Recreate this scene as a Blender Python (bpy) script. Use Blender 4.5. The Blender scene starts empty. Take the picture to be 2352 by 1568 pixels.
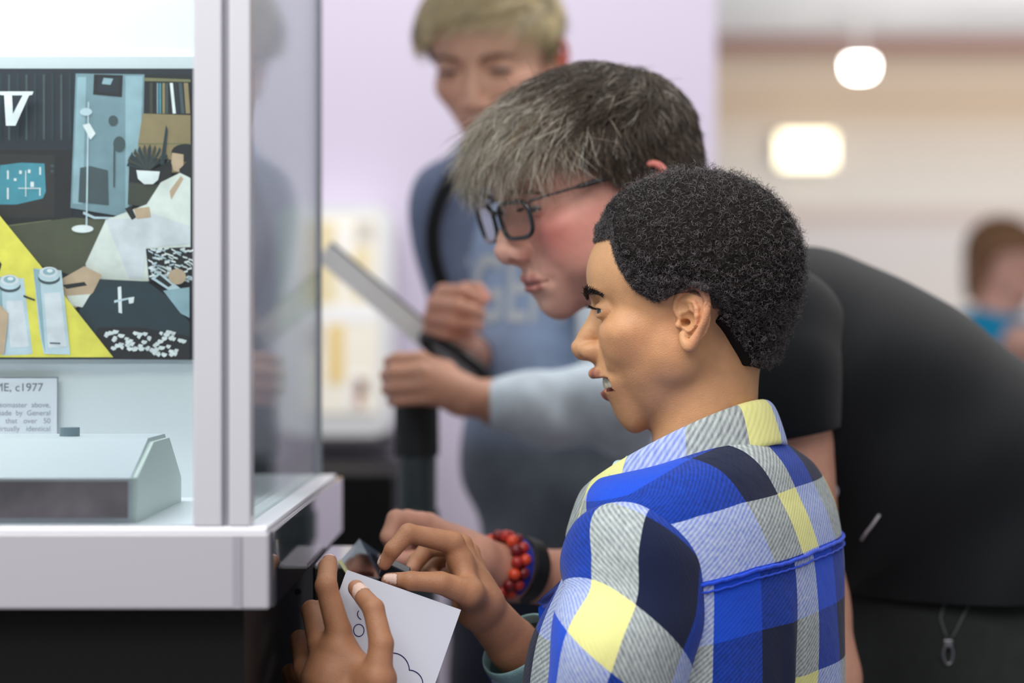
import bpy, bmesh, math, random
import numpy as np
from mathutils import Vector, Matrix
from mathutils.bvhtree import BVHTree
random.seed(7); RNG = np.random.default_rng(7)
SC = bpy.context.scene
COL = SC.collection

# ------------------------------------------------------------------ camera
W, HH, LENS = 2352.0, 1568.0, 85.0
FPX = LENS / 36.0 * W
CZ = 1.20
cam_d = bpy.data.cameras.new('camera'); cam = bpy.data.objects.new('camera', cam_d); COL.objects.link(cam)
cam.location = (0, 0, CZ); cam.rotation_euler = (math.pi / 2, 0, 0)
cam_d.lens = LENS; cam_d.sensor_width = 36.0; cam_d.clip_start = 0.05; cam_d.clip_end = 100
cam_d.dof.use_dof = True; cam_d.dof.focus_distance = 1.955; cam_d.dof.aperture_fstop = 2.8
SC.camera = cam
# ------------------------------------------------------------------ view and world
SC.view_settings.view_transform = 'Standard'; SC.view_settings.look = 'None'
SC.view_settings.gamma = 1.0; SC.view_settings.use_curve_mapping = False
SC.view_settings.exposure = 0.0
SC.cycles.use_denoising = True
SC.cycles.max_bounces = 8; SC.cycles.transparent_max_bounces = 12
wd = bpy.data.worlds.new('world'); SC.world = wd; wd.use_nodes = True
wd.node_tree.nodes['Background'].inputs[0].default_value = (0.94, 0.96, 1.0, 1)
wd.node_tree.nodes['Background'].inputs[1].default_value = 0.46

def area(name, loc, target, sx, sy, power, col=(1, 1, 1)):
    d = bpy.data.lights.new(name, 'AREA'); d.shape = 'RECTANGLE'; d.size = sx; d.size_y = sy
    d.energy = power; d.color = col
    o = bpy.data.objects.new(name, d); COL.objects.link(o); o.location = loc
    o.rotation_euler = (Vector(target) - Vector(loc)).to_track_quat('-Z', 'Y').to_euler()
    return o
area('unseen_area_light', (-0.7, 0.9, 2.45), (0.15, 2.1, 1.1), 1.2, 1.2, 46, (1, .97, .93))  # unseen soft area lamps, added to light the group, wall and hall
area('unseen_area_light', (0.6, 0.4, 2.4), (0.4, 2.2, 1.0), 1.0, 1.0, 9, (1, .97, .94))
area('unseen_area_light', (0.9, 2.9, 2.55), (0.5, 2.6, 1.0), 1.0, 1.0, 15, (1, .97, .93))
area('unseen_area_light', (-0.4, 3.3, 2.55), (-0.4, 4.2, 1.3), 1.6, 0.6, 12, (1, .98, .97))
area('unseen_area_light', (3.0, 9.0, 2.4), (2.5, 12.0, 1.6), 3.0, 1.5, 82, (1, .95, .88))
area('unseen_area_light', (2.5, 8.5, 0.7), (2.5, 9.5, 2.6), 3.0, 2.0, 34, (1, 1, 1))  # unseen uplight below eye level, added to brighten the hall ceiling

# ------------------------------------------------------------------ helpers
def P(px, py, D):
    return np.array([(px - W / 2) * D / FPX, D, CZ + (HH / 2 - py) * D / FPX])

def srgb(r, g=None, b=None):
    if g is None: r, g, b = r
    return tuple(((c / 255) / 12.92 if c / 255 <= .04045 else ((c / 255 + .055) / 1.055) ** 2.4) for c in (r, g, b))

MATS = {}
def mat(name, col=(200, 200, 200), rough=.6, metal=0., spec=.5, emit=None, estr=0., noise=0., nscale=30., bump=0., bscale=200., attr=None, sss=0., coat=0., sheen=0.):
    if name in MATS: return MATS[name]
    m = bpy.data.materials.new(name); m.use_nodes = True; nt = m.node_tree; b = nt.nodes['Principled BSDF']
    c = srgb(col); b.inputs['Base Color'].default_value = (*c, 1)
    b.inputs['Roughness'].default_value = rough; b.inputs['Metallic'].default_value = metal
    b.inputs['Specular IOR Level'].default_value = spec
    b.inputs['Coat Weight'].default_value = coat; b.inputs['Sheen Weight'].default_value = sheen
    if sss:
        b.inputs['Subsurface Weight'].default_value = sss
        b.inputs['Subsurface Radius'].default_value = (1.0, .35, .2); b.inputs['Subsurface Scale'].default_value = .006
    if emit: b.inputs['Emission Color'].default_value = (*srgb(emit), 1); b.inputs['Emission Strength'].default_value = estr
    tc = nt.nodes.new('ShaderNodeTexCoord'); src = None
    if attr:
        a = nt.nodes.new('ShaderNodeAttribute'); a.attribute_name = attr; src = a.outputs['Color']
    if noise:
        n = nt.nodes.new('ShaderNodeTexNoise'); n.inputs['Scale'].default_value = nscale; n.inputs['Detail'].default_value = 5
        nt.links.new(tc.outputs['Object'], n.inputs['Vector'])
        mr = nt.nodes.new('ShaderNodeMapRange'); mr.inputs[1].default_value = .3; mr.inputs[2].default_value = .7
        mr.inputs[3].default_value = 1 - noise; mr.inputs[4].default_value = 1 + noise
        nt.links.new(n.outputs['Fac'], mr.inputs[0])
        mx = nt.nodes.new('ShaderNodeMix'); mx.data_type = 'RGBA'; mx.blend_type = 'MULTIPLY'; mx.inputs[0].default_value = 1
        if src: nt.links.new(src, mx.inputs[6])
        else: mx.inputs[6].default_value = (*c, 1)
        nt.links.new(mr.outputs[0], mx.inputs[7]); src = mx.outputs[2]
    if src: nt.links.new(src, b.inputs['Base Color'])
    if bump:
        n2 = nt.nodes.new('ShaderNodeTexNoise'); n2.inputs['Scale'].default_value = bscale; n2.inputs['Detail'].default_value = 6
        nt.links.new(tc.outputs['Object'], n2.inputs['Vector'])
        bp = nt.nodes.new('ShaderNodeBump'); bp.inputs['Strength'].default_value = bump; bp.inputs['Distance'].default_value = .002
        nt.links.new(n2.outputs['Fac'], bp.inputs['Height']); nt.links.new(bp.outputs[0], b.inputs['Normal'])
    MATS[name] = m; return m

def glass_mat(name, tint=(235, 242, 242), ior=1.5, rough=0.0, strength=1.0):
    if name in MATS: return MATS[name]
    m = bpy.data.materials.new(name); m.use_nodes = True; nt = m.node_tree; nt.nodes.clear()
    o = nt.nodes.new('ShaderNodeOutputMaterial'); mx = nt.nodes.new('ShaderNodeMixShader'); t = nt.nodes.new('ShaderNodeBsdfTransparent')
    g = nt.nodes.new('ShaderNodeBsdfGlossy'); f = nt.nodes.new('ShaderNodeFresnel'); f.inputs[0].default_value = ior
    g.inputs['Roughness'].default_value = rough; t.inputs[0].default_value = (*srgb(tint), 1)
    ml = nt.nodes.new('ShaderNodeMath'); ml.operation = 'MULTIPLY'; ml.inputs[1].default_value = strength
    nt.links.new(f.outputs[0], ml.inputs[0]); nt.links.new(ml.outputs[0], mx.inputs[0])
    nt.links.new(t.outputs[0], mx.inputs[1]); nt.links.new(g.outputs[0], mx.inputs[2]); nt.links.new(mx.outputs[0], o.inputs[0])
    MATS[name] = m; return m

def mesh_obj(name, V, Fc, m, parent=None, smooth=True, cols=None, uv=None, mat_idx=None):
    me = bpy.data.meshes.new(name)
    V = np.asarray(V, dtype=np.float32)
    if isinstance(Fc, np.ndarray):
        n = len(Fc); k = Fc.shape[1]
        me.vertices.add(len(V)); me.vertices.foreach_set('co', V.ravel())
        me.loops.add(n * k); me.loops.foreach_set('vertex_index', Fc.astype(np.int32).ravel())
        me.polygons.add(n); me.polygons.foreach_set('loop_start', np.arange(0, n * k, k, dtype=np.int32))
        me.update(calc_edges=True)
    else:
        me.from_pydata([tuple(map(float, v)) for v in V], [], [tuple(int(i) for i in f) for f in Fc]); me.update()
    if smooth: me.polygons.foreach_set('use_smooth', np.ones(len(me.polygons), dtype=bool))
    if cols is not None:
        a = me.color_attributes.new('Col', 'FLOAT_COLOR', 'POINT')
        c4 = np.ones((len(V), 4), dtype=np.float32); c4[:, :3] = cols; a.data.foreach_set('color', c4.ravel())
    if uv is not None:
        a = me.attributes.new('puv', 'FLOAT_VECTOR', 'POINT')
        u3 = np.zeros((len(V), 3), dtype=np.float32); uv = np.asarray(uv); u3[:, :2] = uv[:, :2]; u3[:, 2] = uv[:, 2] if uv.shape[1] > 2 else uv[:, 0]; a.data.foreach_set('vector', u3.ravel())
    for mm in (m if isinstance(m, (list, tuple)) else [m]): me.materials.append(mm)
    if mat_idx is not None: me.polygons.foreach_set('material_index', np.asarray(mat_idx, dtype=np.int32))
    me.validate()
    o = bpy.data.objects.new(name, me); COL.objects.link(o)
    if parent: o.parent = parent
    return o

def empty(name, loc, label, cat, group=None):
    o = bpy.data.objects.new(name, None); COL.objects.link(o); o.location = loc; o.empty_display_size = .05
    tag(o, label, cat, group); return o
def tag(o, label=None, cat=None, group=None, kind=None):
    if label: o['label'] = label
    if cat: o['category'] = cat
    if group: o['group'] = group
    if kind: o['kind'] = kind
    return o
def adopt(child, parent):
    bpy.context.view_layer.update()
    child.parent = parent; child.matrix_parent_inverse = Matrix.Translation(parent.location).inverted()
    return child

class MB:
    def __init__(s): s.V = []; s.F = []; s.I = []
    def add(s, V, F, mi=0):
        b = len(s.V); s.V += [tuple(map(float, v)) for v in V]; s.F += [tuple(i + b for i in f) for f in F]; s.I += [mi] * len(F); return s
    def box(s, lo, hi, bev=0.0, mi=0):
        bm = bmesh.new(); bmesh.ops.create_cube(bm, size=1)
        for v in bm.verts: v.co = Vector([(lo[i] + hi[i]) / 2 + v.co[i] * (hi[i] - lo[i]) for i in range(3)])
        if bev: bmesh.ops.bevel(bm, geom=bm.edges[:], offset=bev, segments=2, affect='EDGES', profile=.5)
        s.add([v.co for v in bm.verts], [[v.index for v in f.verts] for f in bm.faces] if not bm.verts.index_update() else [], mi); bm.free(); return s
    def tube(s, pts, rad, n=10, mi=0, cap=True, closed=False):
        pts = [np.array(p, float) for p in pts]; k = len(pts); rad = rad if hasattr(rad, '__len__') else [rad] * k
        ref = None; V = []; F = []
        for i in range(k):
            t = pts[(i + 1) % k] - pts[i - 1] if closed else pts[min(i + 1, k - 1)] - pts[max(i - 1, 0)]
            t /= np.linalg.norm(t) + 1e-12
            if ref is None:
                ref = np.cross(t, [0, 0, 1.]) if abs(t[2]) < .9 else np.cross(t, [1., 0, 0])
            a = ref - t * ref.dot(t); a /= np.linalg.norm(a); ref = a; b = np.cross(t, a)
            for j in range(n):
                w = 2 * math.pi * j / n; V.append(pts[i] + rad[i] * (math.cos(w) * a + math.sin(w) * b))
        for i in range(k if closed else k - 1):
            for j in range(n):
                i2 = (i + 1) % k; F.append((i * n + j, i * n + (j + 1) % n, i2 * n + (j + 1) % n, i2 * n + j))
        if cap and not closed: F.append(tuple(range(n))[::-1]); F.append(tuple((k - 1) * n + j for j in range(n)))
        return s.add(V, F, mi)
    def build(s, name, m, parent=None, smooth=False, at=None):
        V = np.array(s.V)
        if at is not None: V = V - np.array(at)
        o = mesh_obj(name, V, s.F, m, None, smooth, mat_idx=s.I)
        if parent is not None: o.parent = parent
        return o
def loc_of(o): return np.array(o.location)

def autosmooth(o, ang=35):
    me = o.data; me.polygons.foreach_set('use_smooth', np.ones(len(me.polygons), dtype=bool))
    bm = bmesh.new(); bm.from_mesh(me)
    for e in bm.edges: e.smooth = not (len(e.link_faces) == 2 and e.calc_face_angle(0) > math.radians(ang))
    bm.to_mesh(me); bm.free()

# ---------------- implicit surfaces
def nrm(v): v = np.asarray(v, float); return v / (np.linalg.norm(v) + 1e-12)
def rot_axes(a, b, c): return np.array([nrm(a), nrm(b), nrm(c)])
def s_ell(c, r, R=None):
    c = np.array(c, float); r = np.array(r, float)
    def f(X, Y, Z):
        x, y, z = X - c[0], Y - c[1], Z - c[2]
        if R is not None:
            x, y, z = (R[0][0] * x + R[0][1] * y + R[0][2] * z, R[1][0] * x + R[1][1] * y + R[1][2] * z, R[2][0] * x + R[2][1] * y + R[2][2] * z)
        k0 = np.sqrt((x / r[0]) ** 2 + (y / r[1]) ** 2 + (z / r[2]) ** 2)
        k1 = np.sqrt((x / r[0] ** 2) ** 2 + (y / r[1] ** 2) ** 2 + (z / r[2] ** 2) ** 2) + 1e-9
        return k0 * (k0 - 1) / k1
    m = r.max(); return f, c - m, c + m
def s_cone(p, q, r0, r1):
    p = np.array(p, float); q = np.array(q, float); d = q - p; L2 = d.dot(d) + 1e-12
    def f(X, Y, Z):
        x, y, z = X - p[0], Y - p[1], Z - p[2]
        t = np.clip((x * d[0] + y * d[1] + z * d[2]) / L2, 0, 1)
        return np.sqrt((x - t * d[0]) ** 2 + (y - t * d[1]) ** 2 + (z - t * d[2]) ** 2) - (r0 + (r1 - r0) * t)
    m = max(r0, r1); return f, np.minimum(p, q) - m, np.maximum(p, q) + m

class Grid:
    def __init__(s, lo, hi, h):
        s.lo = np.array(lo, float); s.h = h
        n = np.ceil((np.array(hi) - s.lo) / h).astype(int) + 1
        s.ax = [(s.lo[i] + np.arange(n[i]) * h).astype(np.float32) for i in range(3)]
        s.F = np.full(tuple(n), 10 * h * 5 + 1.0, dtype=np.float32)
    def blk(s, lo, hi):
        sl = []
        for i in range(3):
            a = max(0, int((lo[i] - s.lo[i]) / s.h) - 1); b = min(len(s.ax[i]), int((hi[i] - s.lo[i]) / s.h) + 3)
            if b <= a: return None
            sl.append(slice(a, b))
        X = s.ax[0][sl[0]][:, None, None]; Y = s.ax[1][sl[1]][None, :, None]; Z = s.ax[2][sl[2]][None, None, :]
        return tuple(sl), X, Y, Z
    def u(s, prim, k=0.0):
        f, lo, hi = prim; B = s.blk(lo - k - 4 * s.h, hi + k + 4 * s.h)
        if B is None: return s
        sl, X, Y, Z = B; d = f(X, Y, Z).astype(np.float32); A = s.F[sl]
        if k > 0:
            hh = np.clip(.5 + .5 * (A - d) / k, 0, 1); s.F[sl] = A + (d - A) * hh - k * hh * (1 - hh)
        else: s.F[sl] = np.minimum(A, d)
        return s
    def sub(s, prim, k=0.0):
        f, lo, hi = prim; B = s.blk(lo - k - 2 * s.h, hi + k + 2 * s.h)
        if B is None: return s
        sl, X, Y, Z = B; d = -f(X, Y, Z).astype(np.float32); A = s.F[sl]
        if k > 0:
            hh = np.clip(.5 - .5 * (A - d) / k, 0, 1); s.F[sl] = A + (d - A) * hh + k * hh * (1 - hh)
        else: s.F[sl] = np.maximum(A, d)
        return s
    def bump(s, c, r, amp):
        c = np.array(c, float); r = np.array(r if hasattr(r, '__len__') else [r] * 3, float)
        B = s.blk(c - 2.6 * r, c + 2.6 * r)
        if B is None: return s
        sl, X, Y, Z = B
        s.F[sl] -= (amp * np.exp(-((X - c[0]) / r[0]) ** 2 - ((Y - c[1]) / r[1]) ** 2 - ((Z - c[2]) / r[2]) ** 2)).astype(np.float32)
        return s
    def mirror(s):
        s.F = np.concatenate([s.F[:0:-1], s.F], axis=0)
        s.ax[0] = np.concatenate([-s.ax[0][:0:-1], s.ax[0]]); s.lo[0] = s.ax[0][0]
    def mesh(s, smooth=2):
        F = s.F; n = F.shape; ins = F < 0; cn = np.array(n) - 1
        cells = []; pos = []; quads = []
        for ax in range(3):
            a = [slice(None)] * 3; b = [slice(None)] * 3; a[ax] = slice(0, -1); b[ax] = slice(1, None)
            E = ins[tuple(a)] != ins[tuple(b)]; o1, o2 = [(1, 2), (2, 0), (0, 1)][ax]
            idx = np.array(np.nonzero(E)).T
            ok = (idx[:, o1] > 0) & (idx[:, o1] < n[o1] - 1) & (idx[:, o2] > 0) & (idx[:, o2] < n[o2] - 1); idx = idx[ok]
            i2 = idx.copy(); i2[:, ax] += 1
            fa = F[tuple(idx.T)]; fb = F[tuple(i2.T)]; t = fa / (fa - fb)
            p = idx.astype(np.float32).copy(); p[:, ax] += t
            q = []
            for d1, d2 in ((0, 0), (-1, 0), (-1, -1), (0, -1)):
                c = idx.copy(); c[:, o1] += d1; c[:, o2] += d2
                fl = (c[:, 0] * cn[1] + c[:, 1]) * cn[2] + c[:, 2]; q.append(fl); cells.append(fl); pos.append(p)
            q = np.array(q).T; fl = fa > 0; q[fl] = q[fl][:, ::-1]; quads.append(q)
        cells = np.concatenate(cells); pos = np.concatenate(pos); quads = np.concatenate(quads)
        uq, inv = np.unique(cells, return_inverse=True); c = np.bincount(inv)
        V = np.stack([np.bincount(inv, pos[:, i]) / c for i in range(3)], 1)
        Q = np.searchsorted(uq, quads)
        for it in range(smooth):
            acc = np.zeros_like(V); cc = np.zeros(len(V))
            for i in range(4):
                for j in ((i + 1) % 4,):
                    for A, B in ((Q[:, i], Q[:, j]), (Q[:, j], Q[:, i])):
                        for k in range(3): acc[:, k] += np.bincount(A, V[B, k], minlength=len(V))
                        cc += np.bincount(A, minlength=len(V))
            V = V * .5 + .5 * acc / cc[:, None]
        return V * s.h + s.lo, Q[:, ::-1]

def chain(G, pts, k=.0):
    """pts: list of (pos, radius)"""
    for (p, r), (q, s_) in zip(pts[:-1], pts[1:]): G.u(s_cone(p, q, r, s_), k)

def catmull(A, n):
    A = np.asarray(A, float); m = len(A); out = []
    for t in np.linspace(0, m - 1, n):
        i = min(int(t), m - 2); f = t - i
        p0, p1, p2, p3 = A[max(i - 1, 0)], A[i], A[i + 1], A[min(i + 2, m - 1)]
        out.append(.5 * ((2 * p1) + (-p0 + p2) * f + (2 * p0 - 5 * p1 + 4 * p2 - p3) * f * f + (-p0 + 3 * p1 - 3 * p2 + p3) * f ** 3))
    return np.array(out)

def loft(secs, ns=96, nr=80, disp=None, expo=2.0, cap=False, thick=0):
    """secs rows: center(3), A-axis vec(3), B-axis vec(3). returns V,F,(u metres, v metres), ang"""
    S = catmull(np.array([np.concatenate(r) for r in secs]), nr)
    C, A, B = S[:, :3], S[:, 3:6], S[:, 6:9]
    th = np.arange(ns + 1) / ns * 2 * math.pi
    ct, st = np.cos(th), np.sin(th)
    cc = np.sign(ct) * np.abs(ct) ** (2 / expo); ss = np.sign(st) * np.abs(st) ** (2 / expo)
    V = C[:, None] + A[:, None] * cc[None, :, None] + B[:, None] * ss[None, :, None]
    d = np.linalg.norm(np.diff(V, axis=1), axis=2); u = np.concatenate([np.zeros((nr, 1)), np.cumsum(d, 1)], 1)
    dv = np.linalg.norm(np.diff(C, axis=0), axis=1); v = np.concatenate([[0], np.cumsum(dv)])
    if disp is not None:
        dr = V - C[:, None]; N = dr / (np.linalg.norm(dr, axis=2, keepdims=True) + 1e-9)
        V = V + N * disp(u, np.broadcast_to(v[:, None], u.shape), V, np.broadcast_to(th[None], u.shape))[..., None]
        V[:, -1] = V[:, 0]
    F = []
    i, j = np.meshgrid(np.arange(nr - 1), np.arange(ns), indexing='ij'); a = i * (ns + 1) + j
    F = np.stack([a, a + 1, a + ns + 2, a + ns + 1], -1).reshape(-1, 4)
    Vf = V.reshape(-1, 3)
    return Vf, F, u, v, th

def solidify(o, t, off=-1):
    md = o.modifiers.new('thickness', 'SOLIDIFY'); md.thickness = t; md.offset = off
def folds(V, amp, fr, dirs, seed=0):
    r = np.random.default_rng(seed); out = 0
    for d in dirs:
        d = nrm(d); ph = r.uniform(0, 6.28); q = V @ d
        w = .35 * np.sin(V[..., 0] * 23 + ph) + .35 * np.sin(V[..., 2] * 19 + ph * 2)
        out = out + np.sin(q * fr * r.uniform(.8, 1.25) + ph + w * 2.2) * amp
    return out
# ------------------------------------------------------------------ heads (canonical frame in cm: x side, y forward, z up, eyes at z=0)
EYE = np.array([3.05, 6.75, 0.0]); ER = 1.22
EAR_O = np.array([6.75, -0.7, -1.9]); EA = nrm([-.42, .91, 0]); EB = nrm([.04, -.10, 1]); EN = np.cross(EB, EA) * 1.0
if EN[0] < 0: EN = -EN
ES = [1.0]
def ear_pt(a, b, n): return EAR_O + (a * EA + b * EB + n * EN) * ES[0]

def smooth_interp(x, tab):
    a, b = tab[:, 0], tab[:, 1]; return (np.interp(x - .5, a, b) + 2 * np.interp(x, a, b) + np.interp(x + .5, a, b) + np.interp(x - .25, a, b) * 2 + np.interp(x + .25, a, b) * 2) / 8
class Head:
    def __init__(s, F, pitch, roll, size, tip_px, D, opt):
        Fv = nrm(F); Z = np.array([0, 0, 1.]); Rt = np.cross(Fv, Z); p = math.radians(pitch)
        f2 = Fv * math.cos(p) - Z * math.sin(p); u2 = Z * math.cos(p) + Fv * math.sin(p)
        r = math.radians(roll); rx = Rt * math.cos(r) + u2 * math.sin(r); u3 = u2 * math.cos(r) - Rt * math.sin(r)
        s.M = np.stack([rx, f2, u3], 1) * (.01 * size)       # columns: axes
        s.T = P(tip_px[0], tip_px[1], D) - s.M @ np.array([0, 10.9, -3.8])
        s.Mi = np.linalg.inv(s.M); s.o = opt; s.sc = .01 * size
        s.zm = np.array(opt.get('zmap', [(-20, -20), (20, 20)]), float); s.ym = np.array(opt.get('ymap', [(-20, -20), (20, 20)]), float)
        s.T = s.T - s.M @ (s.warp(np.array([0, 10.9, -3.8])) - np.array([0, 10.9, -3.8]))
    def warp(s, p):
        p = np.array(p, float); p[..., 2] = smooth_interp(p[..., 2], s.zm); p[..., 1] = smooth_interp(p[..., 1], s.ym); return p
    def w(s, p): return s.warp(p) @ s.M.T + s.T
    def l(s, p):
        q = (np.asarray(p) - s.T) @ s.Mi.T; q[..., 2] = np.interp(q[..., 2], s.zm[:, 1], s.zm[:, 0]); q[..., 1] = np.interp(q[..., 1], s.ym[:, 1], s.ym[:, 0]); return q

def skull_fn(o):
    prims = [s_ell((0, -0.9 + o.get('back', 0), 3.1), (7.1, 9.0, 7.7)), s_ell((0, 2.0, 3.2), (6.5, 6.7, 5.7))]
    return prims

def build_head_mesh(hd, neck_to, h=.12, zmin=-15.5):
    o = hd.o; G = Grid((-.5 * h - 0, -12, zmin), (9.6, 12.4, 12), h)
    G.lo[0] = 0.0; G.ax[0] = (np.arange(len(G.ax[0])) * h).astype(np.float32)
    for p in skull_fn(o): G.u(p, 2.0)
    fat = o.get('fat', 0)
    G.u(s_ell((0, 2.3, -2.4), (5.9 + fat, 6.2, 6.2)), 1.6)
    G.u(s_ell((0, 2.5, -5.4), (4.9 + fat, 5.4 + o.get('jaw', 0), 4.5)), 1.5)
    G.u(s_ell((4.2 + fat, .4, -4.8), (1.6, 2.4, 2.4)), 1.6)                    # jaw corner
    cy = o.get('chin_y', 6.6); G.u(s_ell((0, cy, -8.35), (2.1, 1.7, 1.75)), 1.2)   # chin
    G.u(s_ell((3.5 + fat * .5, 5.0, -2.7), (2.5, 2.7, 2.3)), 1.4)              # cheek
    if fat: G.u(s_ell((3.9, 3.8, -5.0), (2.4, 3.0, 2.6)), 1.4)
    G.bump((2.9, 8.3, 1.5), (2.6, 1.4, .75), .32)                              # brow
    G.bump((3.0, 8.3, 0.0), (1.75, 2.0, 1.0), -1.05)                           # socket
    G.bump((1.35, 8.6, .1), (.7, 1.4, 1.0), -.35)
    # nose
    ny = o.get('nose', 0.0); nr = o.get('nose_r', .98)
    G.u(s_cone((0, 8.0, .5), (0, 9.35 + ny * .6, -2.5), .62, .82), .9)
    G.u(s_cone((0, 9.0 + ny * .6, -2.2), (0, 9.88 + ny, -3.75), .8, nr), .5)
    G.u(s_ell((1.12, 9.0 + ny * .5, -4.15), (.78, 1.05, .72)), .45)
    G.u(s_cone((0, 9.9 + ny, -4.2), (0, 8.6, -4.95), .5, .45), .35)
    G.sub(s_ell((.92, 9.45 + ny * .6, -4.62), (.42, .55, .42), rot_axes((1, .25, 0), (-.25, 1, .1), (0, -.1, 1))), .18)
    # muzzle and mouth
    G.u(s_ell((0, 6.9 + o.get('muz', 0), -6.5), (3.1, 2.15, 2.3)), 1.1)
    sm = o.get('smile', 0.); op = o.get('open', 0.)
    mw = 2.15 + .75 * sm; cz = -6.6 + .45 * sm; lf = o.get('lip_f', 0.); lr_ = o.get('lip_r', 1.)
    up = [(0, 9.05 + lf, -6.10), (.7, 9.0 + lf, -6.02), (1.5, 8.55 + lf * .6, -6.15 + .1 * sm), (mw, 7.35 - .45 * sm, cz)]
    lo = [(0, 8.85 + lf * .8 - .6 * op, -6.95 - op), (.8, 8.7 + lf * .8 - .55 * op, -6.92 - .95 * op), (1.6, 8.2 + lf * .5 - .35 * op, -6.8 - .6 * op), (mw, 7.3 - .45 * sm, cz - .1)]
    if op: G.sub(s_ell((0, 8.2, -6.65 - op * .35), (mw + .05, 2.3, .32 + op * .50)), .2)
    for a, b, r0, r1 in zip(up[:-1], up[1:], (.38, .38, .32), (.38, .32, .12)): G.u(s_cone(a, b, r0 * lr_, r1 * lr_), .35)
    for a, b, r0, r1 in zip(lo[:-1], lo[1:], (.44, .42, .34), (.42, .34, .12)): G.u(s_cone(a, b, r0 * lr_, r1 * lr_), .35)
    if not op:
        G.bump((0, 9.3, -6.55), (2.1, .9, .16), -.3)
    else:
        G.sub(s_ell((0, 8.2, -6.60 - op * .38), (mw * .95, 2.2, .12 + op * .44)), .1)
    G.bump((mw + .1, 7.5 - .45 * sm, cz), (.5, 1.0, .5), -.16)                    # mouth corner dimple
    if sm:
        G.bump((3.5, 6.9, -4.6), (1.5, 1.6, 1.3), .38 * sm); G.bump((2.6, 7.9, -5.3), (.35, 1.2, 1.2), -.22 * sm)
    G.bump((0, 8.7, -7.95 - .3 * op), (1.8, 1.3, .55), -.3)                      # under lip
    G.bump((0, 9.2, -5.4), (.32, .8, .6), -.12)                                # philtrum
    # eyelids
    G.u(s_ell(EYE, (1.42, 1.40, 1.36)), .45)
    lid = o.get('lid', .36); lz = o.get('lidz', -.02)
    G.sub(s_ell(EYE + np.array([.05, 1.1, lz]), (1.22, 1.15, lid)), .10)
    G.bump(EYE + np.array([0, 1.3, .85]), (1.3, .8, .16), -.16)                   # crease
    G.bump(EYE + np.array([.1, 1.25, -.75]), (1.2, .8, .22), .12)
    # ear
    ES[0] = o.get('ear_s', 1.0)
    def ell_e(a, b, n, r): return s_ell(ear_pt(a, b, n), np.array(r) * ES[0], np.array([EA, EB, EN]))
    G.u(ell_e(.1, -.1, -.7, (1.1, 2.1, .9)), .5)
    G.u(ell_e(-.7, .3, -.1, (1.6, 2.65, .33)), .3)
    hx = [(.45, -.2, -.05, .22), (.95, .8, .05, .27), (.85, 1.9, .12, .31), (.2, 2.7, .2, .33), (-.8, 3.0, .28, .34), (-1.7, 2.6, .34, .35), (-2.2, 1.6, .4, .35), (-2.25, .5, .4, .34), (-2.0, -.6, .34, .33), (-1.5, -1.6, .25, .34), (-.95, -2.3, .15, .42), (-.4, -2.65, .08, .48), (.12, -2.3, 0, .44), (.3, -1.7, -.1, .35)]
    hx = catmull(np.array(hx), 48)
    for a, b in zip(hx[:-1], hx[1:]): G.u(s_cone(ear_pt(*a[:3]), ear_pt(*b[:3]), a[3], b[3]), .05)
    ax_ = [(-.3, 1.75, .05, .22), (-.9, 1.5, .15, .26), (-1.2, .8, .22, .28), (-1.25, 0, .26, .28), (-1.05, -.9, .22, .27), (-.5, -1.45, .2, .3)]
    for a, b in zip(ax_[:-1], ax_[1:]): G.u(s_cone(ear_pt(*a[:3]), ear_pt(*b[:3]), a[3], b[3]), .12)
    gr = [(.1, 2.0, .42), (-.8, 2.3, .5), (-1.6, 1.7, .55), (-1.75, .6, .55), (-1.6, -.5, .5)]
    for a, b in zip(gr[:-1], gr[1:]): G.sub(s_cone(ear_pt(*a), ear_pt(*b), .2, .2), .12)
    G.sub(ell_e(-.3, -.3, .38, (.78, 1.05, .75)), .15)
    G.sub(ell_e(.1, 1.0, .35, (.5, .75, .42)), .15)
    G.sub(ell_e(.15, -.55, -.1, (.35, .4, .9)), .12)
    G.u(ell_e(.62, -.75, .12, (.3, .45, .33)), .15)
    G.mirror()
    # neck in head frame
    b = hd.l(neck_to); nk = o.get('neck', 4.5)
    top = np.array([0, -2.0, -2.5])
    o['neckprims'] = [s_cone(top, b, nk, nk + .35), s_cone((0, -3.4, .5), b * .7 + top * .3 + np.array([0, -.4, 0]), nk + .4, nk - .3)]
    for q_ in o['neckprims']: G.u(q_, .9)
    V, Q = G.mesh(1)
    # vertex colours
    o2 = hd.o; base = np.array(srgb(o2['skin'])); C = np.tile(base, (len(V), 1))
    x, y, z = np.abs(V[:, 0]), V[:, 1], V[:, 2]
    def blend(w_, c): nonlocal C; w_ = np.clip(w_, 0, 1)[:, None]; C = C * (1 - w_) + np.array(srgb(c)) * w_
    lipc = o2['lip']
    g = lambda cx, cy_, cz_, rx, ry, rz: np.exp(-((x - cx) / rx) ** 2 - ((y - cy_) / ry) ** 2 - ((z - cz_) / rz) ** 2)
    if 'blush' in o2: blend(o2.get('blush_w', .6) * np.exp(-((x - 4.6) / 2.6) ** 2 - ((z + 3.2) / 2.8) ** 2) * (y > 0), o2['blush'])
    def dist_poly(pts):
        d = np.full(len(V), 9.); Vx = np.stack([x, y, z], 1)
        for a, b2 in zip(pts[:-1], pts[1:]):
            a = np.array(a); b2 = np.array(b2); dd = b2 - a; t = np.clip(((Vx - a) @ dd) / dd.dot(dd), 0, 1)
            d = np.minimum(d, np.linalg.norm(Vx - a - t[:, None] * dd, axis=1))
        return d
    near = (y > 6) & (z < -4.5) & (z > -9)
    taper = np.clip((mw + .2 - x) / mw * 3, .25, 1)
    blend(near * np.clip((.46 * lr_ * taper + .05 - dist_poly(up)) / .12, 0, 1) * .9, lipc)
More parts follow.
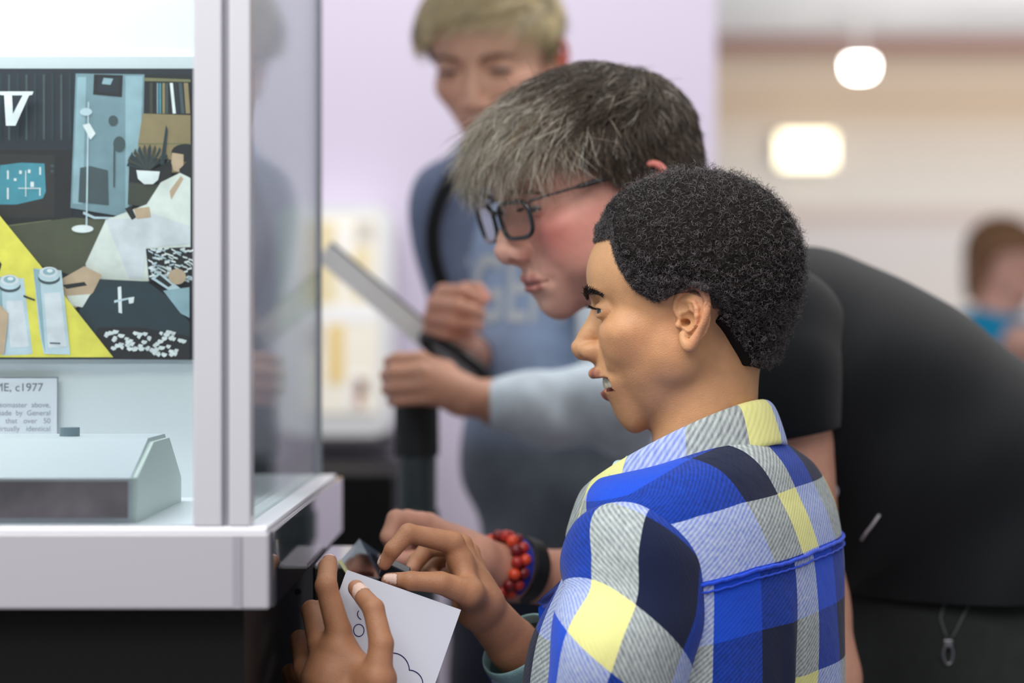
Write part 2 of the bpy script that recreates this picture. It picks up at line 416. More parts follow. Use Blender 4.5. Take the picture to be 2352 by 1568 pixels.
    blend(near * np.clip((.52 * lr_ * taper + .05 - dist_poly(lo)) / .12, 0, 1) * .9, lipc)
    blend(.35 * g(0, 10.2, -3.8, 1.3, 1.6, 1.1), o2.get('nose_c', o2['lip']))
    if not op: blend(near * np.exp(-((z + 6.55 + (x > 1.2) * 0 - .45 * sm * np.clip(x / mw, 0, 1) ** 2) / .11) ** 2) * (x < mw) * .8, (112, 48, 52))
    inside = near & (y < 8.0 + 0) & (x < mw - .1) & (np.abs(z - (-6.62 - op * .42)) < .2 + .4 * op)
    if op: blend(inside * 1.0, (70, 20, 20))
    if 'hairline' in o2 and 'scalp' in o2:
        gg = hair_mask(o2, V) + .35 * np.sin(V[:, 2] * 9 + np.sin(V[:, 1] * 7) * 2) * np.sin(V[:, 1] * 8 + 1); blend(np.clip((gg - .0 - .9 * (z < -1.2) * (y < -1)) / .5, 0, 1) * .9 * (np.linalg.norm(np.stack([x, y, z], 1) - EAR_O, axis=1) > 2.6), o2['scalp'])
    # ear tint
    eard = np.linalg.norm(np.stack([x, y, z], 1) - EAR_O, axis=1)
    blend(np.clip((x - 7.0) / .6, 0, 1) * (eard < 4.2) * o2.get('ear_w', .3), o2.get('ear_c', o2['lip']))
    return V, Q, C

def hair_mask(o, V):
    """signed height above hairline, cm"""
    x, y, z = np.abs(V[..., 0]), V[..., 1], V[..., 2]
    th = np.degrees(np.arctan2(x, y + 0.0)); xs, zs = zip(*o['hairline'])
    return z - np.interp(th, xs, zs)

def skull_d(o, V):
    X, Y, Z = V[..., 0], V[..., 1], V[..., 2]; f = None
    P_ = skull_fn(o) + [s_ell((0, -2.0, -2.6), (6.0, 6.0, 6.4))] + o.get('neckprims', [])
    for p in P_:
        d = p[0](X, Y, Z)
        if f is None: f = d
        else:
            hh = np.clip(.5 + .5 * (f - d) / 2.0, 0, 1); f = f + (d - f) * hh - 2.0 * hh * (1 - hh)
    return f
def skull_n(o, V, e=.05):
    n = np.stack([skull_d(o, V + np.eye(3)[i] * e) - skull_d(o, V - np.eye(3)[i] * e) for i in range(3)], -1)
    return n / (np.linalg.norm(n, axis=-1, keepdims=True) + 1e-9)

def hair_shell(hd, thick, h=.16, lump=.0):
    """solid volume under the strands; thick(V, g) gives its depth over the scalp"""
    o = hd.o; G = Grid((-11.5, -15, -9), (11.5, 12, 15), h)
    X = G.ax[0][:, None, None] + 0 * G.ax[1][None, :, None] + 0 * G.ax[2][None, None, :]
    Y = 0 * X + G.ax[1][None, :, None]; Z = 0 * X + G.ax[2][None, None, :]
    V = np.stack([X, Y, Z], -1); g = hair_mask(o, V); T = thick(V, g)
    if lump: T = T + lump * (np.sin(X * 5.3 + np.sin(Y * 4.1) * 1.3) * np.sin(Y * 4.7 + np.sin(Z * 5.1)) * np.sin(Z * 5.9 + 1.3 * np.sin(X * 4.4))) * np.clip(g, 0, 1)
    G.F = (skull_d(o, V) - T).astype(np.float32)
    G.F = np.maximum(G.F, (-g * .8 - .05).astype(np.float32))
    eard = np.sqrt((np.abs(X) - EAR_O[0]) ** 2 + (Y - EAR_O[1] + .6) ** 2 + (Z - EAR_O[2] - .2) ** 2)
    G.F = np.maximum(G.F, (o.get('ear_gap', 2.9) - eard).astype(np.float32))
    return G.mesh(2)

def strands_mesh(paths, rad, cols):
    """paths (N,K,3) ; 3-sided tapered prisms"""
    N, K, _ = paths.shape
    t = np.gradient(paths, axis=1); t /= np.linalg.norm(t, axis=2, keepdims=True) + 1e-9
    ref = RNG.normal(size=(N, 1, 3)); a = ref - t * (ref * t).sum(2, keepdims=True); a /= np.linalg.norm(a, axis=2, keepdims=True) + 1e-9
    b = np.cross(t, a); V = np.zeros((N, K, 3, 3))
    for j in range(3):
        w = 2 * math.pi * j / 3; V[:, :, j] = paths + (math.cos(w) * a + math.sin(w) * b) * rad[..., None]
    base = (np.arange(N) * K * 3)[:, None, None]; i = np.arange(K - 1)[None, :, None]; j = np.arange(3)[None, None, :]; j2 = (j + 1) % 3
    F = np.stack(np.broadcast_arrays(base + i * 3 + j, base + i * 3 + j2, base + (i + 1) * 3 + j2, base + (i + 1) * 3 + j), -1).reshape(-1, 4)
    C = np.repeat(np.repeat(cols[:, None], K, 1)[:, :, None], 3, 2).reshape(-1, 3)
    return V.reshape(-1, 3), F, C

def scalp_points(o, n, gmin=0.0):
    d = RNG.normal(size=(n * 4, 3)); d /= np.linalg.norm(d, axis=1, keepdims=True); c = np.array([0, -.8, 2.0])
    t = np.full(len(d), 7.0)
    for _ in range(25): t = t - skull_d(o, c + d * t[:, None]) * .8
    Pn = c + d * t[:, None]; g = hair_mask(o, Pn)
    eard = np.linalg.norm(np.stack([np.abs(Pn[:, 0]), Pn[:, 1] + .3, Pn[:, 2]], 1) - EAR_O - np.array([0, 0, .3]), axis=1)
    ok = (g > gmin) & (eard > o.get('ear_gap', 2.9) - .3); Pn = Pn[ok][:n]; return Pn, g[ok][:n]

def eye_mesh(hd, side, gaze, iris, name='eye'):
    bm = bmesh.new(); bmesh.ops.create_icosphere(bm, subdivisions=5, radius=1); bm.verts.ensure_lookup_table()
    V = np.array([v.co for v in bm.verts]); F = np.array([[v.index for v in f.verts] for f in bm.faces]); bm.free()
    g = nrm(gaze); ang = np.degrees(np.arccos(np.clip(V @ g, -1, 1)))
    C = np.tile(np.array(srgb(226, 220, 214)), (len(V), 1)); C[ang < 29] = srgb(*[c * .5 for c in iris]); C[ang < 26.5] = srgb(iris); C[ang < 12] = (.003, .003, .003)
    V = V * (ER + .07 * np.clip((27 - ang) / 20, 0, 1)[:, None]) + EYE * np.array([side, 1, 1])
    return V, F, C

def person_mesh(parts):
    Vs, Fs, Cs, b = [], [], [], 0
    for V, F, C in parts:
        F = np.asarray(F)
        if F.shape[1] == 3: F = np.concatenate([F, F[:, 2:3]], 1)
        Vs.append(V); Cs.append(C if np.ndim(C) == 2 else np.tile(np.array(srgb(C)), (len(V), 1))); Fs.append(F + b); b += len(V)
    return np.concatenate(Vs), np.concatenate(Fs), np.concatenate(Cs)

def limb_chain(pts):  # (px,py,D,r_cm) -> (world, r)
    return [(P(a, b, c), r * .01) for a, b, c, r in pts]

def hand_mesh(fingers, palm, arm, thumb_web=None, h=.0013, nails=(), skin=(150, 100, 70), nailc=(214, 168, 150), knc=None, flat=None):
    allp = [q for f in fingers for q in f] + list(palm) + list(arm)
    W_ = limb_chain(allp); pts = np.array([w[0] for w in W_]); rr = max(w[1] for w in W_)
    G = Grid(pts.min(0) - rr - .006, pts.max(0) + rr + .006, h)
    wr = limb_chain(palm)[-1]
    if len(arm) > 1: chain(G, limb_chain(arm), .006)
    for f in fingers:                                   # metacarpals
        m = limb_chain(f)[0]
        G.u(s_cone(m[0], wr[0], m[1], wr[1] * .8), .009)
    chain(G, limb_chain(palm), .008)
    if thumb_web: 
        for q in thumb_web: G.u(s_cone(P(*q[:3]), P(*q[3:6]), q[6] * .01, q[7] * .01), .008)
    for f in fingers:
        c = limb_chain(f)
        H = Grid(G.lo, G.lo + (np.array(G.F.shape) - 1) * h, h)  # same lattice, so neighbours blend only at their roots
        H.F = H.F[:G.F.shape[0], :G.F.shape[1], :G.F.shape[2]]
        chain(H, c, .0022)
        for p_, r_ in c[1:-1]: H.bump(p_, r_ * .8, .0006)
        k = .0022; A = G.F; d = H.F; hh = np.clip(.5 + .5 * (A - d) / k, 0, 1); G.F = A + (d - A) * hh - k * hh * (1 - hh)
    V, Q = G.mesh(2)
    C = np.tile(np.array(srgb(skin)), (len(V), 1))
    kc = np.array(srgb(knc if knc else skin))
    for f in fingers:
        for p_, r_ in limb_chain(f)[:-1]:
            w_ = np.clip(1.15 - np.linalg.norm(V - p_, axis=1) / (r_ * 1.5), 0, 1)[:, None] * .55; C = C * (1 - w_) + kc * w_
        p_, r_ = limb_chain(f)[-1]; w_ = np.clip(1.6 - np.linalg.norm(V - p_, axis=1) / (r_ * 1.5), 0, 1)[:, None] * .5; C = C * (1 - w_) + np.array(srgb(nailc)) * w_
    for (a, b_, nd, ln, wd) in nails:                   # nail: centre px, direction px, half length, half width in cm
        c0 = P(*a); dr = nrm(P(*b_) - c0); nn = nrm(nd); sd = np.cross(dr, nn); q = V - c0
        e = np.maximum(np.abs(q @ dr) / (ln * .01), np.abs(q @ sd) / (wd * .01)); e2 = ((np.abs(q @ dr) / (ln * .01)) ** 3 + (np.abs(q @ sd) / (wd * .01)) ** 3) ** (1 / 3)
        on = (e2 < 1) & (q @ nn > -.004)
        C[on] = srgb(232, 196, 182); rim = (e2 > 1) & (e2 < 1.18) & (q @ nn > -.004); C[rim] = C[rim] * .62
        V[on] += nn * .0005
    return V, Q, C
# ------------------------------------------------------------------ room
def struct(name, lo, hi, m, bev=0):
    c = [(lo[0] + hi[0]) / 2, (lo[1] + hi[1]) / 2, lo[2]]
    o = MB().box(np.array(lo) - c, np.array(hi) - c, bev).build(name, m); o.location = c; o['kind'] = 'structure'; return o
M_wall = mat('lavender_paint', (219, 209, 229), .8, bump=.05, bscale=60)
M_white = mat('white_paint', (240, 240, 240), .7)
M_floor = mat('floor_vinyl', (150, 145, 150), .45, noise=.08, nscale=6)
struct('floor', (-4, -1, -.05), (8, 14, 0), M_floor)
WY = 4.30
WX1 = (1645 - 1176) / FPX * WY
struct('wall_back', (-4, WY, 0), (WX1, WY + .25, 2.9), M_wall)
struct('ceiling', (-4, 5.0, 2.64), (8, 11.4, 2.74), mat('ceiling_white', (244, 246, 248), .8))
struct('trim_1', (-1, 11.4, 2.575), (8, 11.55, 2.80), mat('brown_trim', (150, 112, 104), .7))
M_far = bpy.data.materials.new('far_wall_banded'); M_far.use_nodes = True
nt = M_far.node_tree; tc = nt.nodes.new('ShaderNodeTexCoord'); sx = nt.nodes.new('ShaderNodeSeparateXYZ'); rp = nt.nodes.new('ShaderNodeValToRGB')
mr = nt.nodes.new('ShaderNodeMapRange'); mr.inputs[1].default_value = 0.0; mr.inputs[2].default_value = 2.9
nt.links.new(tc.outputs['Object'], sx.inputs[0]); nt.links.new(sx.outputs[2], mr.inputs[0]); nt.links.new(mr.outputs[0], rp.inputs[0])
nt.links.new(rp.outputs[0], nt.nodes['Principled BSDF'].inputs['Base Color']); nt.nodes['Principled BSDF'].inputs['Roughness'].default_value = .8
def zf(py, D=12.2): return (CZ + (784 - py) * D / FPX) / 2.9
el = rp.color_ramp.elements; el[0].position = 0; el[0].color = (*srgb(214, 210, 208), 1); el[1].position = zf(60); el[1].color = (*srgb(200, 178, 158), 1)
for py, c in ((700, (214, 208, 205)), (522, (216, 211, 210)), (512, (203, 188, 182)), (484, (205, 190, 184)), (474, (226, 221, 214)), (330, (222, 212, 200)), (250, (218, 196, 172)), (238, (206, 180, 154)), (228, (206, 182, 156)), (218, (222, 202, 180)), (140, (214, 194, 174))):
    e = el.new(zf(py)); e.color = (*srgb(c), 1)
o = struct('wall_far', (-1, 12.2, 0), (8, 12.4, 2.9), M_far)
# lit sign panel and ceiling lamp in the hall
def emis(name, col, s): return mat(name, col, .5, emit=col, estr=s)
c = P(1852, 345, 12.1)
e = empty('wall_lamp', c, 'small glowing warm-white panel light on the beige far wall', 'light')
MB().box((-.14, 0, -.085), (.14, .08, .085), .01).build('housing', M_white, e)
MB().box((-.13, -.02, -.075), (.13, 0, .075), .004).build('diffuser', emis('panel_glow', (255, 244, 205), 4), e)
c = P(1975, 157, 10.6)
e = empty('ceiling_lamp', c, 'bright round white lamp hanging below the white ceiling edge in the hall', 'lamp')
mb = MB(); mb.tube([(0, 0, .03), (0, 0, .035), (0, 0, .05)], [.055, .06, .03], 24); mb.build('shade', M_white, e, True)
mb = MB(); mb.tube([(0, 0, -.03), (0, 0, -.02), (0, 0, .03)], [.035, .05, .055], 24); mb.build('diffuser', emis('lamp_glow', (255, 255, 250), 25), e, True)
zc = 2.64 - c[2]; MB().tube([(0, 0, .04), (0, 0, zc)], .006, 8).build('cord', M_white, e)

# ------------------------------------------------------------------ light box on the lavender wall
def rrect(x0, x1, z0, z1, r, n=6):
    out = []
    for cx, cz, a0 in ((x1 - r, z1 - r, 0), (x0 + r, z1 - r, 90), (x0 + r, z0 + r, 180), (x1 - r, z0 + r, 270)):
        for i in range(n + 1):
            a = math.radians(a0 + 90 * i / n); out.append((cx + r * math.cos(a), cz + r * math.sin(a)))
    return out
def slab(pts, y0, y1, mb=None, mi=0):
    mb = mb or MB(); n = len(pts)
    V = [(x, y0, z) for x, z in pts] + [(x, y1, z) for x, z in pts]
    F = [tuple(range(n)), tuple(range(2 * n - 1, n - 1, -1))] + [(i, i + n, (i + 1) % n + n, (i + 1) % n) for i in range(n)]
    return mb.add(V, F, mi)
D = WY - .12
c = P(790, 1000, D)
e = empty('light_box', c, 'white backlit picture frame with rounded corners on the lavender wall behind the glass case', 'light box')
def rel(px, py, DD): q = P(px, py, DD) - c; return q[0], q[2]
x0, z1 = rel(640, 468, D); x1, z0 = rel(902, 1000, D)
slab(rrect(x0, x1, z0, z1, .035), 0, .115).build('frame', mat('lightbox_white', (247, 248, 250), .5), e)
xa, za = rel(700, 500, D); xb, zb = rel(868, 950, D)
mm = [mat('lb_cream', (246, 240, 226), .6, emit=(246, 240, 226), estr=.25)] + [mat('lb%d' % i, cc, .6, emit=cc, estr=.2) for i, cc in enumerate(((238, 222, 180), (216, 210, 200), (250, 250, 250), (120, 90, 80), (200, 150, 120), (240, 210, 140)))]
mb = MB(); slab([(xa, zb), (xb, zb), (xb, za), (xa, za)], -.004, 0, mb, 0)
for i, (p0, q0, p1, q1, mi) in enumerate(((700, 510, 772, 700, 1), (815, 505, 862, 560, 2), (812, 570, 850, 690, 1), (700, 700, 868, 740, 3), (755, 745, 790, 880, 6), (800, 860, 840, 940, 3), (816, 868, 836, 935, 5), (822, 872, 842, 905, 4), (700, 745, 740, 800, 2), (780, 520, 800, 600, 3))):
    a_, b_ = rel(p0, q0, D); a2, b2 = rel(p1, q1, D); slab([(a_, b2), (a2, b2), (a2, b_), (a_, b_)], -.0045 - .0004 * i, -.004, mb, mi)
mb.build('picture', mm, e)
a_, b_ = rel(640, 1001, D); a2, b2 = rel(912, 1022, D); MB().box((a_, -.05, b2), (a2, .115, b_ - .001), .004).build('sill', mat('dark_sill', (62, 56, 62), .5), e)

# black cabinet standing by the wall
c = np.array([*P(800, 1086, 3.9)[:2], 0]); top = P(800, 1086, 3.72)[2]
e = empty('black_cabinet', c, 'low black cabinet under the picture frame against the lavender wall', 'cabinet')
M_blk = mat('black_laminate', (7, 7, 9), .6, spec=.2)
MB().box((-.30, -.18, .02), (.085, .35, top), .004).build('body', M_blk, e); MB().box((-.29, -.17, 0), (.075, .34, .02)).build('plinth', M_blk, e)

# ------------------------------------------------------------------ display case
CX = -.1745; CY0 = 1.735; CY1 = 2.43      # right side plane, front plane, back plane
def zz(py, D): return CZ + (784 - py) * D / FPX
M_alu = mat('case_grey', (184, 184, 192), .35, metal=.0, coat=.3); M_alu2 = mat('case_groove', (150, 148, 158), .4)
M_fas = mat('case_white', (168, 167, 174), .35, coat=.2); M_in = mat('case_interior', (240, 244, 246), .6)
zt = zz(1211, CY0); zb = zz(1400, CY0)
ce = empty('display_case', (CX - .5, CY0 + .35, 0), 'tall glass museum display case with white base rim and grey corner post at left', 'display case')
O = loc_of(ce)
def cbox(name, lo, hi, m, bev=.0, par=None): return MB().box(np.array(lo) - O, np.array(hi) - O, bev).build(name, m, ce if par is None else par)
XL = CX - 1.05
cbox('plinth', (XL, CY0 + .02, 0), (CX - .02, CY1 - .02, zb), M_blk)
rim = cbox('rim', (XL, CY0, zb), (CX - .0, CY1 + 0, zt - .004), M_fas, .002)
xg = (545 - 1176) / FPX * CY0
MB().box(np.array((xg - .003, CY0 - .0012, zb + .001)) - O, np.array((xg + .003, CY0 + .01, zt - .006)) - O).build('joint', M_alu2, rim)
M_side = mat('gloss_dark_side', (44, 42, 50), .03, spec=.8, coat=1.0)
cbox('side_panel', (CX, CY0 + .012, zb + .001), (CX + .0025, CY1 + .02, zt - .004), M_side)
cbox('ledge', (XL, CY0 + .004, zt - .004), (CX - .002, CY1, zt), mat('ledge_white', (238, 238, 246), .35), .001)
xa = (442 - 1176) / FPX * CY0; xb = (508 - 1176) / FPX * CY0; xc = (524 - 1176) / FPX * CY0; xd = (574 - 1176) / FPX * CY0
ZT = 2.0
post = cbox('corner_post', (xa, CY0 + .004, zt), (xb, CY0 + .03, ZT), M_alu, .0015)
MB().box(np.array((xb, CY0 + .010, zt)) - O, np.array((xc, CY0 + .03, ZT)) - O).build('groove', M_alu2, post)
MB().box(np.array((xc, CY0 + .004, zt)) - O, np.array((xd, CY0 + .03, ZT)) - O, .0015).build('face_strip', M_alu, post)
GX = -.1925
cbox('back_panel', (XL, 2.073, zt), (GX - .06, 2.083, ZT), M_in)
cbox('roof', (XL, CY0, ZT), (CX, CY1, ZT + .08), M_fas, .003)
cbox('front_glass', (XL, CY0 + .012, zt), (xa, CY0 + .018, ZT), glass_mat('clear_glass', (246, 250, 250), 1.5))
cbox('side_glass', (GX - .004, CY0 + .031, zt), (GX, CY1, ZT), glass_mat('side_glass_m', (238, 246, 244), 1.45, strength=.5))
cbox('glass_edge', (GX - .005, CY1, zt), (GX + .001, CY1 + .006, ZT), mat('glass_edge', (132, 142, 146), .3))
d = bpy.data.lights.new('case_strip_light', 'AREA'); d.shape = 'RECTANGLE'; d.size = .9; d.size_y = .25; d.energy = 9; d.color = (.95, .98, 1)
o = bpy.data.objects.new('case_strip_light', d); COL.objects.link(o); o.location = (CX - .55, CY0 + .17, ZT - .03); o.rotation_euler = (math.radians(12), 0, 0)

# poster standing at the back of the case
PD = 2.066
c = P(100, 835, PD)
pe = empty('game_poster', c, 'retro television game poster with yellow stripe and people playing inside the glass case', 'poster')
def pr(px, py): q = P(px, py, PD) - c; return q[0], q[2]
pc = [(22, 34, 46), (122, 150, 160), (64, 80, 84), (150, 130, 92), (232, 234, 226), (240, 226, 86), (70, 150, 168), (196, 214, 222), (40, 36, 34), (24, 50, 60), (200, 170, 140), (236, 240, 240), (16, 18, 22), (82, 84, 62), (60, 62, 50), (120, 118, 80), (150, 180, 190), (222, 224, 228)]
pm = [mat('poster_ink_%s' % 'abcdefghijklmnopqrstuvwxyz'[i], cc, .45, noise=.12, nscale=60) for i, cc in enumerate(pc)]
poly = MB(); lay = [0]
def pg(pts, ci):
    lay[0] += 1; y = -.0022 - .00006 * lay[0]
    Q = [pr(*p) for p in pts]; bm = bmesh.new(); vs = [bm.verts.new((x, y, z)) for x, z in Q]; f = bm.faces.new(vs); bm.normal_update()
    if f.normal.y > 0: f.normal_flip()
    r_ = bmesh.ops.triangulate(bm, faces=[f]); bm.verts.index_update()
    poly.add([v.co for v in bm.verts], [[v.index for v in ff.verts] for ff in bm.faces], ci); bm.free()
def disc(cx, cy, rx, ry, ci, n=20, a0=0): pg([(cx + rx * math.cos(6.2832 * i / n), cy + ry * math.sin(6.2832 * i / n)) for i in range(n)], ci)
L = -160
pg([(L, 158), (452, 158), (452, 826), (L, 822)], 0)
for i in range(16): x = -140 + i * 20; pg([(x, 172), (x + 5, 172), (x + 5, 322), (x, 322)], 9 if i % 2 else 2)
pg([(L, 345), (168, 345), (168, 520), (L, 520)], 12)                       # television cabinet
pg([(-150, 352), (128, 356), (126, 500), (-150, 500)], 8)
pg([(2, 380), (50, 374), (104, 376), (107, 440), (100, 456), (40, 470), (-2, 470)], 6)
for a in ((18, 392, 22, 412), (92, 384, 96, 402), (60, 392, 62, 452), (18, 432, 22, 458), (92, 434, 95, 450), (46, 392, 52, 400), (66, 390, 72, 398), (72, 418, 80, 430), (44, 432, 96, 434), (34, 410, 40, 416)):
    pg([(a[0], a[1]), (a[2], a[1]), (a[2], a[3]), (a[0], a[3])], 11)
disc(122, 382, 4, 4, 2); disc(122, 394, 4, 4, 2)
pg([(0, 520), (120, 505), (122, 524), (0, 545)], 15)
pg([(L, 545), (168, 500), (250, 505), (230, 560), (200, 640), (60, 600), (L, 600)], 13)
pg([(100, 520), (270, 508), (240, 560), (190, 640), (95, 610)], 13)
pg([(176, 170), (334, 172), (330, 400), (296, 500), (164, 478), (170, 330)], 1)      # door and curtain
pg([(180, 178), (200, 178), (192, 470), (168, 468)], 16); pg([(290, 176), (330, 176), (322, 420), (290, 490)], 16)
pg([(186, 386), (210, 382), (250, 392), (252, 472), (182, 465)], 2)
pg([(218, 172), (284, 174), (282, 224), (216, 218)], 12); pg([(228, 178), (276, 180), (274, 216), (226, 212)], 0); pg([(240, 180), (262, 182), (256, 196), (236, 194)], 16)
disc(262, 278, 11, 12, 2); disc(276, 332, 14, 18, 2); pg([(263, 330), (267, 330), (266, 430), (262, 430)], 2)
pg([(204, 235), (207, 235), (203, 520), (199, 520)], 7); pg([(192, 288), (208, 284), (222, 308), (210, 322)], 11); disc(200, 258, 14, 9, 7); disc(192, 526, 25, 9, 11)
pg([(194, 486), (220, 498), (290, 500), (290, 504), (218, 503), (193, 492)], 7)
pg([(334, 172), (440, 172), (440, 266), (332, 262)], 12)                     # shelf with books
for i, (x, w_, ci, sl) in enumerate(((362, 4, 1, 0), (368, 4, 6, 0), (375, 6, 3, 0), (383, 5, 2, 0), (392, 7, 11, 7), (402, 7, 0, 7), (412, 8, 2, 6), (424, 10, 3, 5), (346, 7, 14, 0))):
    pg([(x, 192), (x + w_, 192), (x + w_ + sl, 262), (x + sl, 262)], ci)
pg([(334, 180), (440, 184), (440, 190), (334, 188)], 15)
pg([(330, 262), (440, 266), (440, 400), (318, 392), (320, 330)], 3); pg([(320, 330), (440, 330), (440, 333), (320, 333)], 15)
pg([(300, 360), (398, 368), (396, 424), (298, 420)], 12); pg([(298, 420), (380, 426), (360, 480), (296, 470)], 14)
for i in range(12):
    a = -1.5 + i * .26; x0_, y0_ = 344, 392; x1_, y1_ = x0_ + 46 * math.sin(a), y0_ - 60 * math.cos(a * .8)
    pg([(x0_ - 3, y0_), (x0_ + 3, y0_), (x1_ + 3, y1_ + 8), (x1_, y1_), (x1_ - 5, y1_ + 12)], 14 if i % 2 else 9)
pg([(370, 380), (384, 288), (388, 300), (380, 380)], 9)
pg([(316, 392), (370, 395), (366, 414), (354, 424), (334, 424), (320, 412)], 11)
disc(428, 352, 32, 20, 12); pg([(398, 352), (424, 356), (424, 384), (414, 396), (402, 394), (396, 376)], 10); pg([(414, 390), (446, 360), (446, 420), (420, 412)], 12)
pg([(372, 420), (416, 398), (440, 410), (440, 648), (330, 646), (205, 640), (200, 606), (246, 506), (340, 470)], 4)
pg([(392, 440), (418, 405), (424, 412), (396, 460)], 10); pg([(245, 505), (330, 502), (350, 490), (440, 520), (440, 560), (340, 570), (330, 640), (300, 640)], 17)
pg([(310, 480), (346, 476), (350, 500), (318, 504)], 10); pg([(290, 480), (304, 474), (316, 500), (306, 506)], 12)
pg([(338, 572), (440, 568), (440, 652), (345, 646)], 12)
rr_ = random.Random(3)
for i in range(90):
    x = rr_.uniform(342, 438); y = rr_.uniform(570, 640); a = rr_.choice((-3, 3, 6)); pg([(x, y), (x + 11, y + a), (x + 12, y + a + 4), (x + 1, y + 4)], 11 if i % 3 else 7)
pg([(186, 720), (210, 655), (240, 642), (345, 648), (400, 690), (440, 740), (440, 800), (240, 790)], 9)
pg([(276, 660), (284, 658), (286, 720), (278, 718)], 11); pg([(268, 690), (300, 684), (300, 688), (268, 696)], 7); pg([(300, 684), (314, 682), (312, 696), (302, 698)], 11)
pg([(150, 640), (200, 612), (240, 632), (220, 672), (180, 708), (150, 690)], 10); pg([(150, 655), (200, 648), (206, 656), (160, 664)], 12); pg([(160, 680), (214, 676), (196, 706), (170, 702)], 4)
pg([(352, 640), (372, 626), (426, 668), (412, 680)], 7); pg([(362, 640), (372, 632), (400, 655), (392, 660)], 12); disc(412, 636, 20, 18, 10); pg([(380, 668), (440, 660), (440, 730), (420, 720)], 16)
pg([(230, 752), (330, 752), (440, 772), (440, 824), (262, 822), (222, 786)], 12)
for i in range(70):
    x = rr_.uniform(232, 428); y = rr_.uniform(756, 812); w_ = rr_.uniform(6, 14)
    if x > 232 + (y - 756) * .7: pg([(x, y), (x + w_, y + 2), (x + w_ - 3, y + 8), (x + 3, y + 10), (x - 3, y + 5)], 11)
pg([(L, 350), (0, 486), (103, 612), (268, 820), (L, 820)], 5)                 # yellow stripe
pg([(L, 560), (0, 588), (14, 608), (8, 630), (L, 640)], 12)
for (cx, xl, xr, cy, bl, br) in ((32, 0, 64, 652, (14, 816), (70, 816)), (122, 86, 150, 634, (110, 812), (170, 812))):   # joysticks
    pg([(xl, cy - 16), (xr, cy - 12), (xr + 20, 812), (br[0], 814), bl, (xl + 14, 760)], 7)
    pg([(xl, cy - 16), (xl + 14, cy - 14), (bl[0] + 4, 812), (bl[0] - 4, 780)], 16); pg([(xl + 24, cy + 40), (xr - 2, cy + 38), (xr + 12, 796), (xl + 34, 798)], 17)
    disc(cx, cy + 6, 25, 14, 2); disc(cx, cy, 24, 14, 7); disc(cx, cy - 8, 21, 12, 17); disc(cx, cy - 9, 14, 8, 16); disc(cx + 2, cy - 11, 7, 4, 11)
pg([(64, 678), (90, 688), (90, 692), (64, 683)], 0); pg([(124, 786), (148, 787), (148, 790), (124, 789)], 2)
pg([(L, 700), (0, 690), (30, 720), (20, 812), (L, 812)], 10)
pg([(8, 215), (87, 215), (84, 223), (77, 224), (46, 293), (24, 293), (20, 224), (10, 223)], 11); pg([(38, 224), (62, 224), (40, 266)], 0)    # lettering
pg([(-36, 215), (-4, 215), (-8, 223), (-2, 292), (0, 284), (8, 287), (6, 294), (-30, 294)], 11); pg([(-120, 215), (-44, 215), (-48, 230), (-72, 226), (-80, 288), (-70, 294), (-110, 294), (-100, 286), (-92, 226), (-124, 232)], 11)
sheet = MB(); a_, b_ = pr(L, 822); a2, b2 = pr(452, 158); sheet.box((a_, -.002, b_ - .001), (a2, 0, b2)); 
mb = MB(); a2, b3 = pr(452, 130); mb.box((a_, 0, pr(L, 835)[1]), (a2 + .005, .006, b3)); mb.build('backing_board', mat('board_grey', (214, 222, 226), .5), pe)
sheet.build('paper', pm[0], pe); poly.build('printed_picture', pm, pe)

# caption card
def text_mesh(txt, size, m, name, parent, loc, rot=(math.pi / 2, 0, 0), align='LEFT', extrude=.0, font_sp=1.0, offset=0):
    cu = bpy.data.curves.new(name, 'FONT'); cu.body = txt; cu.size = size; cu.extrude = extrude; cu.align_x = align; cu.space_character = font_sp; cu.offset = offset
    t = bpy.data.objects.new(name + '_tmp', cu); COL.objects.link(t); dg = bpy.context.evaluated_depsgraph_get()
    me = bpy.data.meshes.new_from_object(t.evaluated_get(dg)); bpy.data.objects.remove(t)
    me.materials.clear(); me.materials.append(m)
    o = bpy.data.objects.new(name, me); COL.objects.link(o); o.location = loc; o.rotation_euler = rot
    if parent: o.parent = parent
    return o
c = P(60, 1000, PD)
le = empty('caption_card', c, 'white museum caption card with thin dark border below the poster, reading c1977', 'label')
def lr(px, py): q = P(px, py, PD) - c; return q[0], q[2]
a_, b_ = lr(-180, 1040); a2, b2 = lr(134, 866)
MB().box((a_, -.001, b_), (a2, .001, b2)).build('card', mat('card_white', (236, 238, 244), .6), le)
bd = MB(); t = .0006
bd.box((a_, -.0016, b2 - t), (a2, -.001, b2)); bd.box((a2 - t, -.0016, b_), (a2, -.001, b2)); bd.box((a_, -.0016, b_), (a_ + t, -.001, b2)); bd.build('border', mat('ink_dark', (70, 72, 100), .6), le)
M_ink = mat('ink_grey', (120, 120, 136), .6); M_ink2 = mat('ink_light', (165, 165, 180), .6)
for tx, px, py, sz, m_ in (('GAME, c1977', 100, 898, .0099, M_ink), ('Videomaster  above,', 117, 935, .0063, M_ink2), ('made  by  General', 117, 953.5, .0063, M_ink2), ('lar   that   over   50', 117, 971.5, .0063, M_ink2), ('virtually   identical', 117, 989.5, .0063, M_ink2)):
    a_, b_ = lr(px, py); text_mesh(tx, sz, m_, 'line_of_text', le, (a_, -.0015, b_), align='RIGHT')

